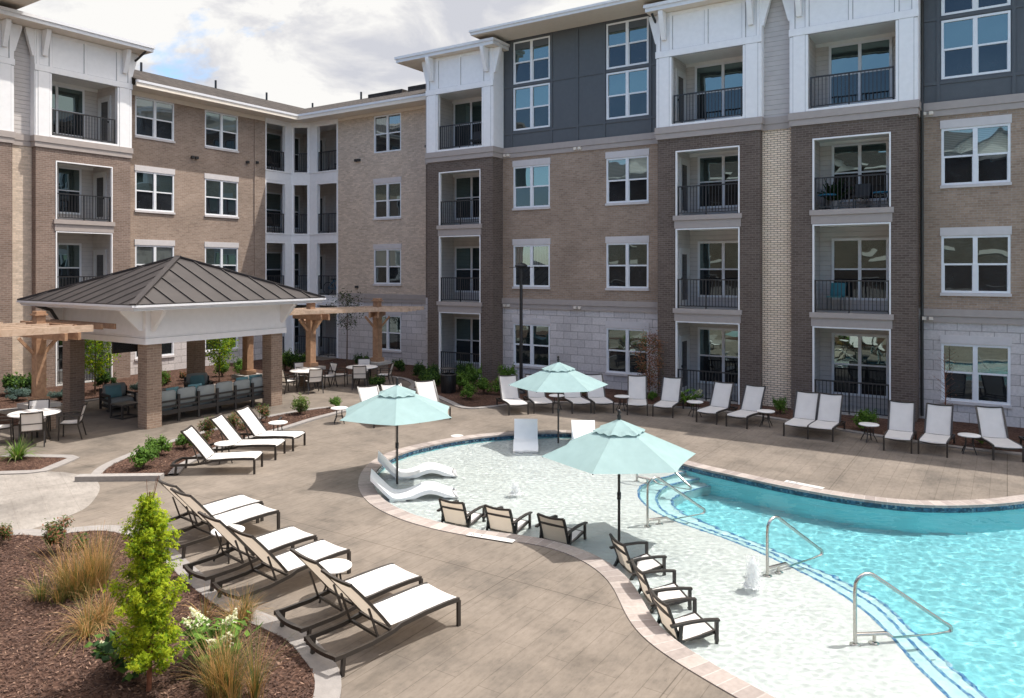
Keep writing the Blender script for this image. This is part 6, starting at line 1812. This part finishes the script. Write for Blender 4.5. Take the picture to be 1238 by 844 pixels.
# lime green young maple in front
def lime_tree():
    r = random.Random(21); root = empty('young_tree', (-7.64, 4.61, .02)); tag(root, 'young columnar lime green tree in the front mulch bed', 'tree')
    tk = MB(); tk.tube([(0, 0, 0), (.01, .01, .5), (-.01, .02, 1.1), (.01, .0, 1.7), (.0, .01, 2.12)], .028, 8, r2=.006); 
    mb = MB()
    for k in range(150):
        z = .30 + 1.76 * ((k + r.random()) / 150); t = min(.995, max(0, (z - .3) / 1.78))
        wid = (.11 + .25 * (1 - t) ** .8 * min(1, .6 + t * 2.5) + .07 * math.sin(t * 17 + 1)) * r.uniform(.45, 1.2)
        a = k * 2.399 + r.uniform(-.4, .4); L = wid
        p0 = Vector((0, 0, z - .10)); p2 = Vector((L * math.cos(a), L * math.sin(a), z + L * r.uniform(.1, .5)))
        tk.tube([p0, p0.lerp(p2, .5) + Vector((0, 0, .01)), p2], .006, 4, r2=.002)
        nn = int(150 * (.30 + wid * 1.9))
        for i in range(nn):
            q = r.random() ** .55; c = p0.lerp(p2, .25 + .8 * q) + Vector((r.gauss(0, .032), r.gauss(0, .032), r.gauss(0, .032)))
            nrm = Vector((math.cos(a) * .5 + r.uniform(-.8, .8), math.sin(a) * .5 + r.uniform(-.8, .8), .5 + r.uniform(-.4, .9)))
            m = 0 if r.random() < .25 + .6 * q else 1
            s_ = r.uniform(.008, .019)
            # three-lobed leaf: three narrow blades
            nrm.normalize(); ax = nrm.cross(Vector((r.uniform(-1, 1), r.uniform(-1, 1), r.uniform(-1, 1)))); ax = ax.normalized() if ax.length > 1e-3 else Vector((1, 0, 0)); bx = nrm.cross(ax)
            for th in (-.85, 0, .85):
                d = ax * math.cos(th) + bx * math.sin(th); e = nrm.cross(d)
                mb.face([c, c + d * s_ * 1.0 + e * s_ * .38, c + d * s_ * 2.0 - nrm * s_ * .3, c + d * s_ * 1.0 - e * s_ * .38], m)
    for k in range(5):
        a = r.uniform(0, 6.28); tk.tube([(0, 0, 1.9), (.06 * math.cos(a), .06 * math.sin(a), 2.1), (.10 * math.cos(a), .10 * math.sin(a), 2.28)], .004, 4, r2=.002)
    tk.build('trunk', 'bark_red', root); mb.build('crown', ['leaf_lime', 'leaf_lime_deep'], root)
lime_tree()
# hydrangea with cone flowers, and the dark shrub on the other side
def hydrangea(loc, label, seed, fl=9, s_=1.0, dark=False):
    r = random.Random(seed); root = empty('hydrangea', loc); tag(root, label, 'plant')
    mb = MB(); st = MB(); fm = MB()
    for k in range(16):
        a = r.uniform(0, 6.28); d = r.uniform(.05, .30) * s_; z = r.uniform(.15, .45) * s_
        tip = Vector((d * math.cos(a), d * math.sin(a), z)); st.tube([(0, 0, 0), tip * .5 + Vector((0, 0, .05)), tip], .006, 4)
        for i in range(9):
            c = tip + Vector((r.gauss(0, .07), r.gauss(0, .07), r.gauss(0, .05) - .02)) * s_
            leafquad(mb, c, Vector((r.uniform(-.7, .7), r.uniform(-.7, .7), 1)), .075 * s_ * r.uniform(.6, 1.2), .62, r.randrange(2), r)
        if k < fl:
            f0 = tip + Vector((0, 0, .04)); dr = (Vector((math.cos(a), math.sin(a), .9))).normalized()
            for i in range(110):
                t = r.random(); q = f0 + dr * (t * .17 * s_) + Vector((r.gauss(0, 1), r.gauss(0, 1), r.gauss(0, 1))) * (.034 * (1.05 - t)) * s_
                leafquad(fm, q, Vector((r.uniform(-1, 1), r.uniform(-1, 1), .6)), .014 * s_, .8, 0, r)
    mb.build('foliage', ['leaf_dark', 'leaf_green'] if dark else ['leaf_bright', 'leaf_green'], root); st.build('stem', 'bark', root)
    if fl: fm.build('blossom', 'flower_white', root)
hydrangea((-7.42, 5.32, .02), 'leafy hydrangea with white cone blossoms beside the lime tree', 5, 7, 1.1)
hydrangea((-8.15, 4.60, .02), 'dark leaved hydrangea with a few pale blossoms left of the lime tree', 9, 3, .95, True)
hydrangea((-8.75, 23.9, .02), 'hydrangea behind the shaded chaise at the left balcony railing', 14, 4, 1.15)

# small trees along the walls
def small_tree(loc, label, seed, h, cw, mats, n, leafsize=.04, trunk=.03, base=.4, barkm='bark', ls=.5, name='young_tree', open_=.0):
    r = random.Random(seed); root = empty(name, loc); tag(root, label, 'tree')
    tk = MB(); tk.tube([(0, 0, 0), (.02, 0, h * .4), (-.01, .02, h * .75), (0, 0, h)], trunk, 7, r2=trunk * .25)
    mb = MB(); nb = 34
    for k in range(nb):
        t = (k + r.random()) / nb; z = h * (base + (1 - base) * t)
        wid = cw * math.sin(math.pi * min(.98, .12 + .80 * t)) ** .7 * r.uniform(.45, 1.1); a = k * 2.4 + r.uniform(-.5, .5)
        p0 = Vector((0, 0, z - wid * .5)); p2 = Vector((wid * math.cos(a), wid * math.sin(a), z + wid * .25))
        tk.tube([p0, p0.lerp(p2, .5), p2], trunk * .25, 4, r2=.002)
        for i in range(n // nb):
            q = r.random() ** .6; c = p0.lerp(p2, .3 + .75 * q) + Vector((r.gauss(0, 1), r.gauss(0, 1), r.gauss(0, 1))) * (.075 + .05 * cw)
            leafquad(mb, c, Vector((r.uniform(-1, 1), r.uniform(-1, 1), .6)), leafsize * r.uniform(.6, 1.2), ls, r.randrange(len(mats)), r)
    tk.build('trunk', barkm, root)
    if n: mb.build('crown', list(mats), root)
small_tree((-27.5, 14.55, .02), 'slim lime green tree seen between the pavilion columns on the left', 31, 2.9, .80, ('leaf_lime', 'leaf_bright', 'leaf_lime_deep'), 3000, .055, base=.28)
small_tree((-26.4, 18.9, .02), 'slim lime green tree seen between the back column and the cedar post', 32, 2.7, .70, ('leaf_bright', 'leaf_lime', 'leaf_lime_deep'), 2800, .055, base=.28)
small_tree((-26.1, 25.6, .02), 'small round headed tree behind the far pergola', 33, 3.4, .85, ('leaf_dark', 'leaf_olive'), 900, .05, .035, .52)
small_tree((-10.55, 24.9, .02), 'rust coloured conical bush against the stone wall beside the dark tower', 34, 2.2, .56, ('leaf_bronze', 'leaf_bronze', 'leaf_bronze', 'leaf_olive'), 3000, .035, .02, .15, 'bark_red')
small_tree((-1.5, 25.0, .02), 'thin leafless sapling in front of the stone wall window', 35, 2.1, .34, ('leaf_bronze',), 130, .02, .02, .30, 'bark_red')

# uplights in the beds
def uplight(x, y, label):
    r = empty('garden_light', (x, y, .02)); tag(r, label, 'light', 'small black garden lights')
    mb = MB(); mb.tube([(0, 0, 0), (0, 0, .16)], .012, 6); mb.build('stake', 'lamp_black', r)
    mb = MB(); mb.tube([(0, -.03, .15), (0, .07, .21)], .035, 10); mb.build('lamp_head', 'lamp_black', r)
uplight(-17.6, 14.6, 'small black garden light in the crescent bed')
uplight(-13.2, 5.15, 'small black garden light at the picture edge of the front bed')

for o in RECEIVERS: o.cycles.is_caustics_receiver = True
